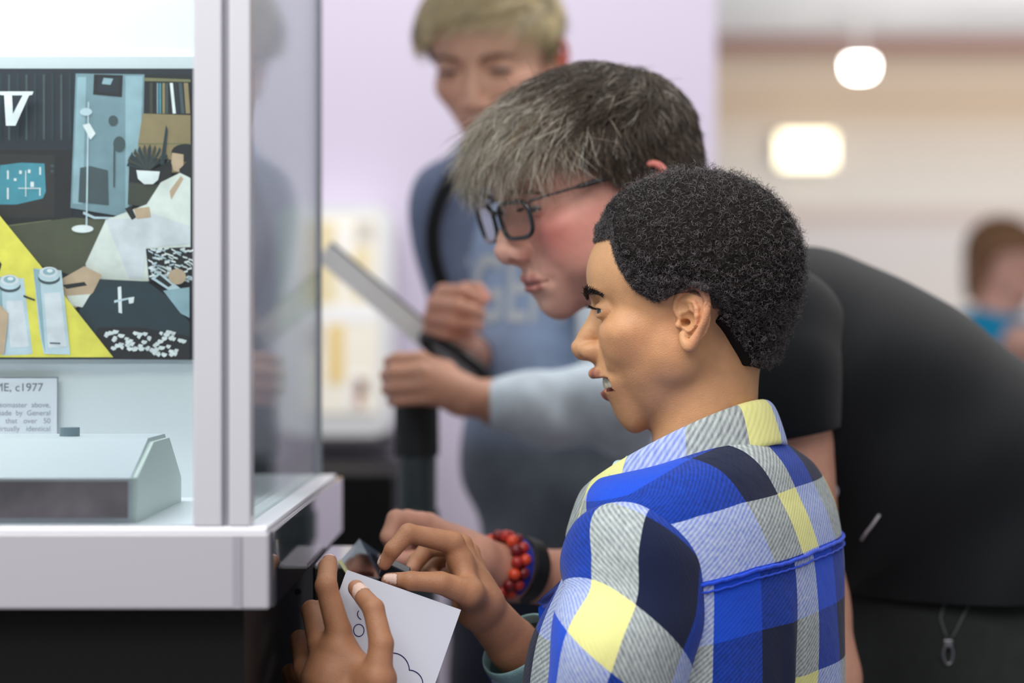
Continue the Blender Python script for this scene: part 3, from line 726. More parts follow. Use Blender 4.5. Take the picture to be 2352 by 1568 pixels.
# old game console in the case: sloping top, woodgrain front
cz0 = zt
yf = 1.775; yb = 2.02
xr = lambda px, D: (px - 1176) / FPX * D
c = np.array([xr(150, yf), (yf + yb) / 2, cz0])
ge = empty('game_console', c, 'old game console with brown front and sloping grey top standing in the glass case', 'game console')
x0 = xr(-260, yf); x1 = xr(300, yf); zf_ = zz(1098, yf) ; zpk = zz(1006, 1.86)
prof = [(yf, cz0), (yf, zf_), (1.86, zpk), (1.95, zpk), (yb, zz(1095, yb)), (yb, cz0)]
def extr(prof, xa, xb, mb, mi=0):
    n = len(prof); V = [(xa, y, z) for y, z in prof] + [(xb, y, z) for y, z in prof]
    V = [np.array(v) - c for v in V]
    return mb.add(V, [tuple(range(n)), tuple(range(2 * n - 1, n - 1, -1))] + [(i, i + n, (i + 1) % n + n, (i + 1) % n) for i in range(n)], mi)
mb = extr(prof, x0, x1, MB()); bo = mb.build('body', mat('console_shell', (196, 202, 210), .4), ge)
mb = MB(); mb.box(np.array((x0, yf - .003, cz0 + .004)) - c, np.array((x1 - .002, yf, zf_ - .002)) - c); mb.build('woodgrain_front', mat('dull_woodgrain', (118, 104, 110), .5, noise=.35, nscale=28), ge)
mb = extr([(yf + .004, cz0), (yf + .004, zf_), (1.862, zpk - .003), (1.948, zpk - .003), (yb - .002, zz(1095, yb)), (yb - .002, cz0)], x1, x1 + .004, MB()); mb.build('side_cover', mat('console_side', (206, 218, 214), .4), ge)
mb = MB(); q = np.array([xr(160, 1.90), 1.90, zpk]) - c; mb.tube([q, q + (0, 0, .007)], .008, 16); mb.build('knob', mat('knob_grey', (120, 140, 150), .4), ge, False)

# ------------------------------------------------------------------ control box hung on the case side, perspex flap
Db = 2.10
c = np.array([CX + .045, Db, zz(1300, Db) - .25])
ke = empty('control_box', c, 'black control box with pale metal top mounted on the side of the display case', 'control box')
xk0 = CX + .004; xk1 = xr(800, Db)
MB().box(np.array((xk0, Db - .03, .55)) - c, np.array((xk1, Db + .16, zz(1300, Db - .03))) - c, .002).build('body', mat('box_black', (10, 10, 12), .3), ke)
MB().box(np.array((xk0 + .002, Db - .028, zz(1300, Db - .03))) - c, np.array((xk1 - .002, Db + .158, zz(1300, Db - .03) + .0015)) - c).build('top_plate', mat('brushed', (205, 205, 215), .25, metal=.6), ke)
mb = MB(); q = P(684, 1359, Db - .031) - c; mb.tube([q, q + (0, .002, 0)], .003, 12); mb.build('screw', M_blk, ke)
c = P(830, 1320, 2.06)
fe = empty('perspex_holder', c, 'clear perspex holder with folded edges standing beside the control box', 'holder')
gm = glass_mat('perspex', (200, 200, 208), 1.4, .08, .5)
def plate(p4, th, name, m):
    A = [np.array(p) - c for p in p4]; n = nrm(np.cross(A[1] - A[0], A[2] - A[0])) * th
    MB().add([*A, *[a + n for a in A]], [(0, 1, 2, 3), (7, 6, 5, 4), (0, 4, 5, 1), (1, 5, 6, 2), (2, 6, 7, 3), (3, 7, 4, 0)]).build(name, m, fe)
plate([P(778, 1292, 2.05), P(800, 1322, 2.04), P(868, 1330, 2.10), P(822, 1240, 2.14)], .002, 'front_wall', gm)
plate([P(822, 1240, 2.14), P(868, 1330, 2.10), P(905, 1320, 2.14), P(866, 1272, 2.18)], .002, 'side_wall', gm)
plate([P(776, 1292, 2.049), P(800, 1326, 2.039), P(806, 1322, 2.04), P(784, 1286, 2.05)], .002, 'edge', mat('perspex_edge', (190, 180, 140), .15, metal=.4))
# small dark block held between finger and thumb
c = P(905, 1310, 2.0)
be = empty('dark_cartridge', c, 'small dark grey block pinched between finger and thumb above the white card', 'block')
ax1 = nrm([.85, .2, -.42]); ax2 = nrm([.3, -.6, .75]); ax3 = np.cross(ax1, ax2); mb = MB().box((-.011, -.009, -.004), (.013, .008, .005), .0012)
mb.V = [tuple(v[0] * ax1 + v[1] * ax2 + v[2] * ax3) for v in mb.V]; mb.build('casing', mat('block_grey', (50, 60, 72), .25), be)

# ------------------------------------------------------------------ white card with printed cloud shapes
K0 = P(797, 1308, 1.95); K1 = P(1059, 1400, 1.975); K2 = P(985, 1610, 1.955); K3 = K0 + (K2 - K1) * 1.0
c = K0
we = empty('folded_card', c, 'blank-backed white card with dark blue cloud outline held in the left hand', 'card')
n = nrm(np.cross(K1 - K0, K3 - K0)); n = n if n[1] < 0 else -n
mb = MB(); A = [K0 - c, K1 - c, K2 - c, K3 - c]
mb.add([*A, *[a - n * .0007 for a in A]], [(0, 1, 2, 3), (7, 6, 5, 4), (0, 4, 5, 1), (1, 5, 6, 2), (2, 6, 7, 3), (3, 7, 4, 0)]); mb.build('sheet', mat('card_stock', (224, 226, 236), .6), we)
ux = nrm(K1 - K0); uy = nrm((K3 - K0) - ux * ux.dot(K3 - K0))
def on_card(px, py):
    r_ = P(px, py, 1.0) - np.array([0, 0, CZ]); t_ = (K0 - np.array([0, 0, CZ])).dot(n) / r_.dot(n); return np.array([0, 0, CZ]) + r_ * t_ + n * .0003 - c
def arc(cx, cy, rx, ry, a0, a1, k=16, tilt=0): return [on_card(cx + rx * math.cos(math.radians(a)), cy + ry * math.sin(math.radians(a))) for a in np.linspace(a0, a1, k)]
mb = MB(); M_line = mat('navy_print', (28, 34, 96), .6)
mb.tube(arc(902, 1540, 38, 41, -95, -5) + arc(938, 1570, 33, 32, -88, 5), .00042, 6); mb.build('cloud_outline', M_line, we); mb = MB()
mb.tube(arc(824, 1447, 12, 14, 0, 345, 24), .00038, 6, closed=True); mb.build('bubble_outline', M_line, we); mb = MB(); mb.tube(arc(838, 1410, 17, 14, 120, 215), .00038, 6); mb.build('bubble_outline', M_line, we); mb = MB(); mb.tube(arc(832, 1364, 12, 12, -60, 20), .00038, 6); mb.build('bubble_outline', M_line, we)
# ------------------------------------------------------------------ people: materials
def skin_mat(name, rough=.48): return mat(name, (200, 150, 120), rough, attr='Col', noise=.06, nscale=90, bump=.25, bscale=900, sss=.12, spec=.4)
def hair_mat(name, rough=.5, spec=.35, sheen=0.): return mat(name, (40, 30, 25), rough, attr='Col', spec=spec, sheen=sheen)
M_eye = mat('eye_wet', (220, 220, 220), .08, attr='Col', coat=1.0)

def plaid_mat(name, su=(.046, .046, .038), sv=(.050, .048, .040), shear=0.0):
    m = bpy.data.materials.new(name); m.use_nodes = True; nt = m.node_tree; b = nt.nodes['Principled BSDF']; L = nt.links.new
    b.inputs['Roughness'].default_value = .9; b.inputs['Sheen Weight'].default_value = .08; b.inputs['Sheen Roughness'].default_value = .6; b.inputs['Specular IOR Level'].default_value = .2
    at = nt.nodes.new('ShaderNodeAttribute'); at.attribute_name = 'puv'; sp = nt.nodes.new('ShaderNodeSeparateXYZ'); L(at.outputs['Vector'], sp.inputs[0])
    def M(op, a, b_=None, c=None):
        n = nt.nodes.new('ShaderNodeMath'); n.operation = op
        for i, x in enumerate((a, b_, c)):
            if x is None: continue
            if isinstance(x, (int, float)): n.inputs[i].default_value = x
            else: L(x, n.inputs[i])
        return n.outputs[0]
    u, v = sp.outputs[0], sp.outputs[1]
    def ramp(x, widths):
        T = sum(widths); f = M('FRACT', M('DIVIDE', x, T)); r = nt.nodes.new('ShaderNodeValToRGB'); r.color_ramp.interpolation = 'CONSTANT'; L(f, r.inputs[0])
        cs = [(16, 70, 194), (10, 20, 52), (206, 215, 213)]; e = r.color_ramp.elements; e[0].position = 0; e[0].color = (*srgb(cs[0]), 1)
        e[1].position = widths[0] / T; e[1].color = (*srgb(cs[1]), 1); q = e.new((widths[0] + widths[1]) / T); q.color = (*srgb(cs[2]), 1); return r.outputs[0], M('GREATER_THAN', f, (widths[0] + widths[1]) / T)
    cu, mu = ramp(u, su); cv, mv = ramp(v, sv)
    tw = M('FRACT', M('MULTIPLY', M('ADD', M('MULTIPLY', sp.outputs[2], .55), v), 290.0)); tw = M('SMOOTH_MIN', 1.0, M('MULTIPLY', M('ABSOLUTE', M('SUBTRACT', tw, .5)), 2.0), .1)
    ns = nt.nodes.new('ShaderNodeTexNoise'); ns.inputs['Scale'].default_value = 260; ns.inputs['Detail'].default_value = 4; L(at.outputs['Vector'], ns.inputs['Vector'])
    fac = M('ADD', M('MULTIPLY', tw, .36), M('MULTIPLY', ns.outputs['Fac'], .62)); fac = M('MINIMUM', M('MAXIMUM', fac, .12), .88)
    mx = nt.nodes.new('ShaderNodeMix'); mx.data_type = 'RGBA'; L(fac, mx.inputs[0]); L(cu, mx.inputs[6]); L(cv, mx.inputs[7]); 
    my = nt.nodes.new('ShaderNodeMix'); my.data_type = 'RGBA'; L(M('MULTIPLY', mu, mv), my.inputs[0]); L(mx.outputs[2], my.inputs[6]); my.inputs[7].default_value = (*srgb(216, 214, 142), 1); L(my.outputs[2], b.inputs['Base Color'])
    n2 = nt.nodes.new('ShaderNodeTexNoise'); n2.inputs['Scale'].default_value = 55; n2.inputs['Detail'].default_value = 7; L(at.outputs['Vector'], n2.inputs['Vector'])
    bp = nt.nodes.new('ShaderNodeBump'); bp.inputs['Strength'].default_value = .5; bp.inputs['Distance'].default_value = .0025
    L(M('ADD', n2.outputs['Fac'], M('MULTIPLY', tw, .12)), bp.inputs['Height']); L(bp.outputs[0], b.inputs['Normal'])
    return m

def cloth_mat(name, col, noise=.06, attr=None, rough=.9, sheen=.15, nscale=80):
    return mat(name, col, rough, noise=noise, nscale=nscale, bump=.35, bscale=700, attr=attr, sheen=sheen, spec=.2)

def body_stub(pts, h=.007, k=.03):
    """torso / arms / legs under the clothes; pts = list of chains of (xyz, r)"""
    A = np.array([p for c in pts for p, r in c]); R = max(r for c in pts for p, r in c)
    G = Grid(A.min(0) - R - .02, A.max(0) + R + .02, h)
    for c in pts:
        for (p, r), (q, s_) in zip(c[:-1], c[1:]): G.u(s_cone(p, q, r, s_), k)
    return G.mesh(1)
def adopt_mesh(o, root):
    """keep world coordinates of vertices but hang the object under root"""
    o.parent = root; o.location = -loc_of(root); return o
def person_root(V, F, C, m, loc, label):
    o = mesh_obj('person', V - np.array(loc), F, m, None, True, C); o.location = loc; tag(o, label, 'person'); return o

def shoe(root, at, d, m, name='shoe'):
    at = np.array(at); d = nrm(d); G = Grid(at - .16, at + np.array([.16, .16, .14]), .005); sd = np.cross(d, [0, 0, 1.])
    G.u(s_ell(at + d * .04 + np.array([0, 0, .045]), (.13, .045, .045), rot_axes(d, sd, (0, 0, 1))), .02); G.u(s_cone(at - d * .03 + np.array([0, 0, .05]), at - d * .03 + np.array([0, 0, .09]), .042, .042), .03)
    G.F = np.maximum(G.F, (.004 - G.ax[2])[None, None, :].astype(np.float32)); V, F = G.mesh(1); return adopt_mesh(mesh_obj(name, V, F, m), root)

def trousers(root, hipc, L_, Fw, knee_d, m, top, w=.135, dpt=.105, name='trousers', ankle=.09, r0=.085):
    G = Grid(np.array(hipc) - (.32, .32, hipc[2] - .04), np.array(hipc) + (.32, .32, .3), .007)
    R = rot_axes(L_, Fw, (0, 0, 1)); G.u(s_ell(np.array(hipc) + (0, 0, .03), (w * 1.08, dpt * 1.12, .16), R), .02)
    for sgn in (-1, 1):
        a = np.array(hipc) + np.array(L_) * .075 * sgn; kn = a * [1, 1, 0] + np.array([0, 0, .44]) + np.array(Fw) * knee_d; an = a * [1, 1, 0] + np.array([0, 0, ankle])
        G.u(s_cone(a, kn, r0, r0 * .78), .05); G.u(s_cone(kn, an, r0 * .78, r0 * .66), .02)
    G.F = np.maximum(G.F, (G.ax[2] - top)[None, None, :].astype(np.float32))
    V, F = G.mesh(1); V = V + (nrm((1, 1, 0)) * folds(V, .002, 60, [(0, .3, 1), (.2, 0, 1)])[:, None])
    return adopt_mesh(mesh_obj(name, V, F, m), root)

# =================================================================== BOY 1 : plaid shirt
a = math.radians(10)
B1 = Head((-math.cos(a), math.sin(a), 0), 6, 0, 1.0, (1312, 800), 2.03, dict(
    skin=(194, 144, 104), lip=(150, 84, 78), nose_c=(205, 148, 116), blush=(205, 140, 100), blush_w=.35, smile=1.0, open=.95, lid=.32, lidz=-.05, lip_f=.12, scalp=(44, 36, 34),
    chin_y=6.0, nose=0.0, nose_r=1.02, neck=4.3, ear_gap=2.75, ear_c=(208, 138, 108), ear_w=.35, ear_s=1.04,
    zmap=[(-20, -20.4), (-10.1, -10.5), (-7.9, -7.0), (-6.1, -5.15), (-4.95, -4.1), (-3.8, -2.75), (0, 0), (10.8, 9.3), (14, 12.3)], ymap=[(-20, -16.6), (-9.9, -8.0), (-6, -4.6), (0, 1.0), (4, 4.6), (7, 7), (20, 20)],
    hairline=[(0, 6.9), (38, 6.8), (46, 5.6), (53, 3.6), (62, 1.6), (72, .5), (86, -.3), (95, -.3), (112, -1.2), (128, -3.5), (150, -6.6), (180, -7.0)]))
F1 = nrm([-math.cos(math.radians(30)), math.sin(math.radians(30)), 0]); L1 = np.array([-math.sin(math.radians(30)), -math.cos(math.radians(30)), 0]); C1 = np.array([.144, 2.03, 0])
neck1 = C1 + F1 * -.014 + np.array([0, 0, 1.085])
def at1(f, l, z): return C1 + F1 * f + L1 * l + np.array([0, 0, z])
Vh, Qh, Ch = build_head_mesh(B1, neck1, h=.105)
SK1 = (176, 124, 92)
handA = hand_mesh(
    fingers=[[(778, 1448, 1.905, 1.02), (749, 1345, 1.905, .86), (753, 1302, 1.935, .76), (757, 1289, 1.97, .64)],
             [(735, 1478, 1.915, 1.0), (716, 1402, 1.965, .84), (735, 1398, 2.03, .72), (762, 1425, 2.04, .66)],
             [(702, 1532, 1.935, 1.0), (690, 1470, 2.0, .84), (712, 1470, 2.05, .70), (740, 1490, 2.06, .64)],
             [(690, 1592, 1.955, .9), (668, 1545, 2.02, .74), (690, 1545, 2.06, .62), (712, 1560, 2.07, .56)],
             [(866, 1560, 1.88, 1.2), (876, 1478, 1.885, .95), (858, 1398, 1.895, .84), (818, 1350, 1.930, .68)]],
    palm=[(776, 1500, 1.905, 1.5), (762, 1562, 1.905, 2.3), (800, 1700, 1.90, 2.4)], arm=[(800, 1700, 1.90, 2.2), (900, 1740, 1.90, 2.3)],
    thumb_web=[(866, 1560, 1.885, 790, 1505, 1.905, 1.15, 1.1), (866, 1560, 1.885, 800, 1640, 1.90, 1.4, 1.9)],
    nails=[((824, 1346, 1.918), (812, 1336, 1.928), (.35, -.85, .35), .66, .46), ((756, 1280, 1.962), (757, 1270, 1.985), (0, -.3, 1), .45, .42)], skin=SK1, nailc=(198, 140, 116), knc=(158, 106, 72))
handB = hand_mesh(
    fingers=[[(1040, 1246, 2.0, .95), (938, 1224, 1.985, .78), (902, 1262, 1.98, .68), (883, 1294, 1.985, .58)],
             [(1060, 1252, 2.03, .95), (985, 1258, 2.05, .78), (955, 1290, 2.045, .7), (945, 1312, 2.03, .6)],
             [(1078, 1270, 2.055, .9), (1005, 1285, 2.07, .75), (985, 1315, 2.06, .65), (1005, 1330, 2.05, .58)],
             [(1095, 1300, 2.075, .8), (1035, 1315, 2.08, .65), (1015, 1335, 2.07, .58), (1035, 1345, 2.06, .5)],
             [(1078, 1362, 1.985, 1.2), (1012, 1338, 1.972, .90), (945, 1334, 1.968, .78), (893, 1332, 1.975, .62)]],
    palm=[(1058, 1300, 2.02, 1.25), (1080, 1345, 2.02, 1.6), (1100, 1388, 2.02, 1.85)], arm=[(1100, 1388, 2.02, 1.85), (1178, 1480, 2.05, 2.15), (1290, 1600, 2.08, 2.6)],
    thumb_web=[(1078, 1362, 1.99, 1060, 1290, 2.0, .9, .8)],
    nails=[((892, 1325, 1.967), (878, 1326, 1.97), (-.1, -.75, .65), .62, .45), ((877, 1288, 1.985), (872, 1300, 1.985), (-.9, -.3, .1), .4, .35)], skin=SK1, nailc=(206, 146, 122), knc=(160, 108, 74))
LS, RS = at1(-.01, .115, 1.03), at1(-.01, -.115, 1.03)
elL = P(1375, 1740, 1.90); wrL = P(800, 1700, 1.93); elR = P(1440, 1760, 2.12); wrR = P(1178, 1480, 2.05)
hip1 = at1(-.01, 0, .70)
stub = body_stub([[(at1(-.02, 0, 1.06), .055), (at1(-.01, 0, .98), .09), (at1(0, 0, .85), .095), (hip1, .10)],
                  [(at1(-.02, .10, 1.035), .045), (at1(-.02, -.10, 1.035), .045)],
                  [(LS, .034), (P(1375, 1745, 1.905), .026), (P(1180, 1758, 1.92), .024), (P(950, 1725, 1.92), .023)], [(RS, .034), (elR, .028), (P(1300, 1610, 2.08), .024)]])
V, F, C = person_mesh([(B1.w(Vh), Qh, Ch), handA, handB, (stub[0], stub[1], SK1)])
p1 = person_root(V, F, C, skin_mat('skin_brown'), (*hip1[:2], .0), 'smiling boy in blue and yellow plaid shirt with short black curly hair, holding a card')
# eyes, teeth, brows, lashes
for sd in (-1, 1):
    V, F, C = eye_mesh(B1, sd, (.42 * sd, 1, -.2), (44, 26, 18)); adopt_mesh(mesh_obj('eye', B1.w(V), F, M_eye, None, True, C), p1)
mb = MB()
def teeth(hd, root, z0, n=8, wdt=.82):
    for i in range(n):
        t = (i - (n - 1) / 2) * .30; cx, cy_ = 2.35 * math.sin(t), 5.75 + 2.5 * math.cos(t)
        G = Grid((-.6, -.45, -.8), (.6, .45, .6), .06); hgt = .62 if abs(i - (n - 1) / 2) < 1 else .52
        G.u(s_ell((0, 0, 0), (.40, .26, hgt)), 0); G.u(s_ell((0, .0, -.15), (.42, .2, hgt * .8)), .2); V, F = G.mesh(1)
        ca, sa = math.cos(-t), math.sin(-t); V = np.stack([V[:, 0] * ca - V[:, 1] * sa + cx, V[:, 0] * sa + V[:, 1] * ca + cy_, V[:, 2] + z0], 1)
        o = mesh_obj('tooth', hd.w(V), F, mat('enamel', (232, 226, 208), .25, coat=.4)); adopt_mesh(o, root)
teeth(B1, p1, -6.85)
def brow(hd, root, pts, n, cols, rad=.022, ln=.55, spread=.16, name='eyebrow', up=(.0, .0, .35)):
    for sd in (-1, 1):
        A = catmull(np.array(pts, float) * [sd, 1, 1], 60); idx = RNG.integers(0, 59, n); base = A[idx]; dr = A[np.minimum(idx + 1, 59)] - A[np.maximum(idx - 1, 0)]
        dr /= np.linalg.norm(dr, axis=1, keepdims=True); fade = np.sin(np.clip(idx / 59 + .08, 0, 1) * math.pi) ** .5
        base = base + RNG.normal(size=(n, 3)) * np.array([.3, .3, 1]) * spread * fade[:, None] + np.array([0, .0, 0])
        d = dr + RNG.normal(size=(n, 3)) * .22 + np.array(up); K = 4; t = np.linspace(0, 1, K)
        pa = base[:, None] + d[:, None] * (t * ln)[None, :, None] * RNG.uniform(.6, 1.1, (n, 1, 1)); pa[..., 1] += .02
        rr = (1 - t[None] ** 2 * .85) * rad * np.ones((n, 1)); c = np.array(cols)[RNG.integers(0, len(cols), n)]
        V, F, C = strands_mesh(pa, rr, np.array([srgb(x) for x in c])); adopt_mesh(mesh_obj(name, hd.w(V), F, hair_mat('brow_hair'), None, True, C), root)
brow(B1, p1, [(1.5, 8.8, 1.35), (2.1, 8.85, 1.65), (3.2, 8.6, 1.95), (4.4, 7.95, 1.8), (5.2, 7.2, 1.35)], 480, [(30, 22, 20), (48, 36, 32)], .03, .6, .17)
brow(B1, p1, [(1.95, 8.05, .15), (2.5, 8.3, .38), (3.2, 8.3, .42), (3.9, 7.95, .25), (4.3, 7.5, .0)], 70, [(14, 10, 10)], .02, .55, .03, 'eyelash', (.1, .9, .25))
# afro hair
def th1(V, g):
    x, y, z = V[..., 0], V[..., 1], V[..., 2]
    t = .25 + 1.45 * np.clip(g / 4.0, 0, 1) ** .7; top = np.clip((z - 3) / 6, 0, 1); t = t + .3 * top * np.clip(g / 2, 0, 1)
    return np.where(g > .45, t - .2, -.3)
V, F = hair_shell(B1, lambda V, g: np.where(g > .5, (th1(V, g) + .2) * np.clip((g - .3) / np.where(V[..., 2] < -1, 7.0, 2.6), 0, 1) ** .8 - .3, -.3), .17, .18)
hs = adopt_mesh(mesh_obj('hair', B1.w(V), F, mat('afro_core', (30, 26, 26), .95, spec=.1, bump=1.0, bscale=500), None, True), p1)
n1 = 36000
Pn, g = scalp_points(B1.o, n1, -.15); 
gv = hair_mask(B1.o, Vh); ev = np.linalg.norm(np.stack([np.abs(Vh[:, 0]), Vh[:, 1], Vh[:, 2]], 1) - EAR_O, axis=1); ok = np.nonzero((gv > -.2) & (gv < 2.6) & ((ev > 3.6) | ((ev > 3.0) & (np.abs(Vh[:, 0]) < 7.0))) & (skull_d(B1.o, Vh) > -.5))[0]; ok = ok[RNG.permutation(len(ok))[:17000]]
keep = np.linalg.norm(np.stack([np.abs(Pn[:, 0]), Pn[:, 1], Pn[:, 2]], 1) - EAR_O, axis=1) > 2.95; Pn = np.concatenate([Pn[keep], Vh[ok]]); g = np.concatenate([g[keep], gv[ok]])
N_ = skull_n(B1.o, Pn); tt = np.maximum(th1(Pn, g), .12 + 1.0 * np.clip(g, 0, .7)); K = 9
st0 = Pn + N_ * (tt * RNG.uniform(.3, 1.06, len(Pn)))[:, None]
rnd = nrm_ = RNG.normal(size=Pn.shape); rnd /= np.linalg.norm(rnd, axis=1, keepdims=True)
dirn = N_ * .5 + rnd * .9; dirn /= np.linalg.norm(dirn, axis=1, keepdims=True)
e1 = np.cross(dirn, N_ + .3 * rnd[:, ::-1]); e1 /= np.linalg.norm(e1, axis=1, keepdims=True) + 1e-6; e2 = np.cross(dirn, e1)
t = np.linspace(0, 1, K); ph = RNG.uniform(0, 6.28, (len(Pn), 1)); w = RNG.uniform(5, 11, (len(Pn), 1)); ra = RNG.uniform(.08, .24, (len(Pn), 1)) * np.clip(tt, .6, 1)[:, None]; ln = RNG.uniform(.5, 1.0, (len(Pn), 1)) * np.clip(tt * .6, .42, 1)[:, None]
pa = st0[:, None] + dirn[:, None] * (t[None] * ln)[..., None] + e1[:, None] * (ra * np.cos(w * t + ph))[..., None] + e2[:, None] * (ra * np.sin(w * t + ph))[..., None]
rr = np.full((len(Pn), K), .020) * (1 - .6 * t[None])
cc = np.array([srgb(62, 55, 55), srgb(112, 105, 108), srgb(38, 33, 33)])[RNG.integers(0, 3, len(Pn))]
V, F, C = strands_mesh(pa, rr, cc); adopt_mesh(mesh_obj('curls', B1.w(V), F, hair_mat('afro_hair', .45, .5), None, True, C), p1)['label'] = 'tight black curls'

# shirt
PL = plaid_mat('plaid_flannel')
def ring1(z, df, db, w_, tilt=0.0, lean=0.0):
    c_ = (df - db) / 2; d_ = (df + db) / 2; return [at1(c_ + lean, 0, z), -F1 * d_ + np.array([0, 0, -tilt]), L1 * w_]
secs = [ring1(1.104, .040, .070, .062, -.020), ring1(1.101, .048, .080, .076, -.018), ring1(1.098, .054, .089, .100, -.012), ring1(1.090, .054, .098, .126, -.006), ring1(1.074, .056, .106, .146, 0), ring1(1.05, .062, .114, .154), ring1(1.01, .078, .121, .156), ring1(.95, .112, .124, .155), ring1(.85, .128, .122, .153), ring1(.70, .13, .12, .155)]
def dsp1(u, v, V, th):
    k = np.clip((v - .10) / .1, 0, 1); s_ = folds(V, .0016, 55, [(1, .2, .4), (.3, 1, -.5)], 4) * (.4 + k)
    pleat = k * .006 * (np.exp(-((th - .28) / .05) ** 2) - np.exp(-((th - .20) / .04) ** 2)); return s_ + pleat
V, F, u, v, th = loft(secs, 180, 400, dsp1, 2.3)
ZZ = V[:, 2]; ur = u.copy(); ur = np.where(th[None] > math.pi, ur - u[:, -1:], ur)
def tiltz(V): return V[..., 2] + np.interp((V - C1) @ L1, [-.15, 0, .09, .16], [-.008, 0, .0085, .024])
zt1 = tiltz(V); low = zt1 < 1.029; yoke_z = 1.029
UVt = np.stack([-(ur.ravel() - .35 * (ZZ - 1.05)) + .123, 1.1795 - zt1, -(ur.ravel() - .35 * (ZZ - 1.05)) + .123], 1)
UVt[:, 0] = np.where(UVt[:, 0] < .01, .01 + (UVt[:, 0] - .01) * .08, UVt[:, 0]); UVt[:, 1] -= .55 * np.maximum(0, (V - C1) @ F1 + .075) * np.clip((ZZ - 1.05) / .03, 0, 1); UVt[low, 0] = -ur.ravel()[low] + .133
PLt = plaid_mat('plaid_flannel_body', sv=(.050, .048, .050))
shirt = mesh_obj('shirt', V, F, PLt, None, True, None, UVt); adopt_mesh(shirt, p1)
def seam(name, pts, r, root, m, at=None):
    mb = MB(); mb.tube(pts, r, 8); o = mb.build(name, m, None, True); adopt_mesh(o, root); return o
def child_of_part(o, part, root):    # sub-part: same world coords as the part (part sits at -root)
    o.parent = part; o.location = (0, 0, 0); return o
V3 = V.reshape(400, 181, 3)
def ring_at_z(z, j0, j1, off=.0012):
    out = []
    for j in range(j0, j1):
        jj = j % 180; zc = tiltz(V3[:, jj]); i = int(np.argmin(np.abs(zc - z))); p = V3[i, jj].copy(); c_ = at1(-.01, 0, p[2]); n_ = nrm((p - c_) * [1, 1, 0]); out.append(p + n_ * off)
    return out
M_pipe = cloth_mat('blue_seam', (30, 70, 200))
for dz, r_ in ((0, .0016), (.006, .0009)):
    mb = MB(); mb.tube(ring_at_z(yoke_z - dz, -48, 48), r_, 8); o = mb.build('yoke_seam', M_pipe, None, True); child_of_part(o, shirt, p1)
# sleeves
def sleeve(cen, rad, up, fold_seed, name, flat=1.0, shear=.35, uo=0., vo=0., root=p1, part=shirt, m=PL, amp=.0028, nr=120, slant=0.):
    cen = [np.array(c_) for c_ in cen]; secs = []
    for i, c_ in enumerate(cen):
        t_ = nrm(cen[min(i + 1, len(cen) - 1)] - cen[max(i - 1, 0)]); b_ = nrm(np.cross(t_, up)); a_ = nrm(np.cross(b_, t_)); secs.append([c_, a_ * rad[i], b_ * rad[i] * flat])
    dd = lambda u, v, V, th: folds(V, amp, 62, [(.5, .3, 1), (-.4, .5, .8), (1, 0, .3)], fold_seed) * np.clip(v / .04, 0.1, 1)
    V, F, u, v, th = loft(secs, 110, nr, dd, 2.0)
    rm = np.mean(rad); uu = (th[None] - math.pi) * rm + 0 * u
    UV = np.stack([(uu + uo - slant * v[:, None]).ravel(), (v[:, None] + shear * uu + vo).ravel()], 1)
    o = mesh_obj(name, V, F, m, None, True, None, UV); child_of_part(o, part, root); return o, V
s0 = at1(-.012, .112, 1.058)
slL, VsL = sleeve([at1(-.012, .065, 1.035), at1(-.012, .100, 1.036), P(1446, 1272, 1.925), P(1460, 1335, 1.905), P(1455, 1400, 1.897), P(1438, 1470, 1.89), P(1420, 1560, 1.89), P(1385, 1700, 1.90), P(1330, 1770, 1.91), P(1180, 1760, 1.92), P(1000, 1735, 1.92)],
       [.028, .046, .0525, .056, .057, .057, .056, .053, .050, .042, .036], (0, 1, .0), 5, 'sleeve', 1.0, .42, .107, -.013, slant=.16, amp=.0026)
slR, VsR = sleeve([at1(-.012, -.085, 1.055), at1(-.012, -.125, 1.04), at1(0, -.15, .98), P(1500, 1650, 2.13), P(1440, 1740, 2.12), P(1330, 1660, 2.10), P(1215, 1515, 2.062), P(1196, 1492, 2.056)],
       [.030, .046, .052, .05, .050, .046, .036, .0335], (0, 1, .0), 8, 'sleeve', 1.0, .0, .02, .0, m=PL)
# folded cuff of the right sleeve
M_teal = cloth_mat('cuff_lining', (132, 168, 172), noise=.15)
secs = []
for px, py, D, r_ in ((1250, 1556, 2.073, .0385), (1215, 1512, 2.062, .0365), (1192, 1484, 2.054, .0355), (1186, 1478, 2.052, .033), (1200, 1495, 2.057, .0325)):
    c_ = P(px, py, D); t_ = nrm(P(1178, 1470, 2.05) - P(1330, 1660, 2.10)); b_ = nrm(np.cross(t_, (0, 1, 0))); a_ = nrm(np.cross(b_, t_)); secs.append([c_, a_ * r_, b_ * r_])
V, F, u, v, th = loft(secs, 64, 26, None); child_of_part(mesh_obj('cuff', V, F, M_teal, None, True), shirt, p1)
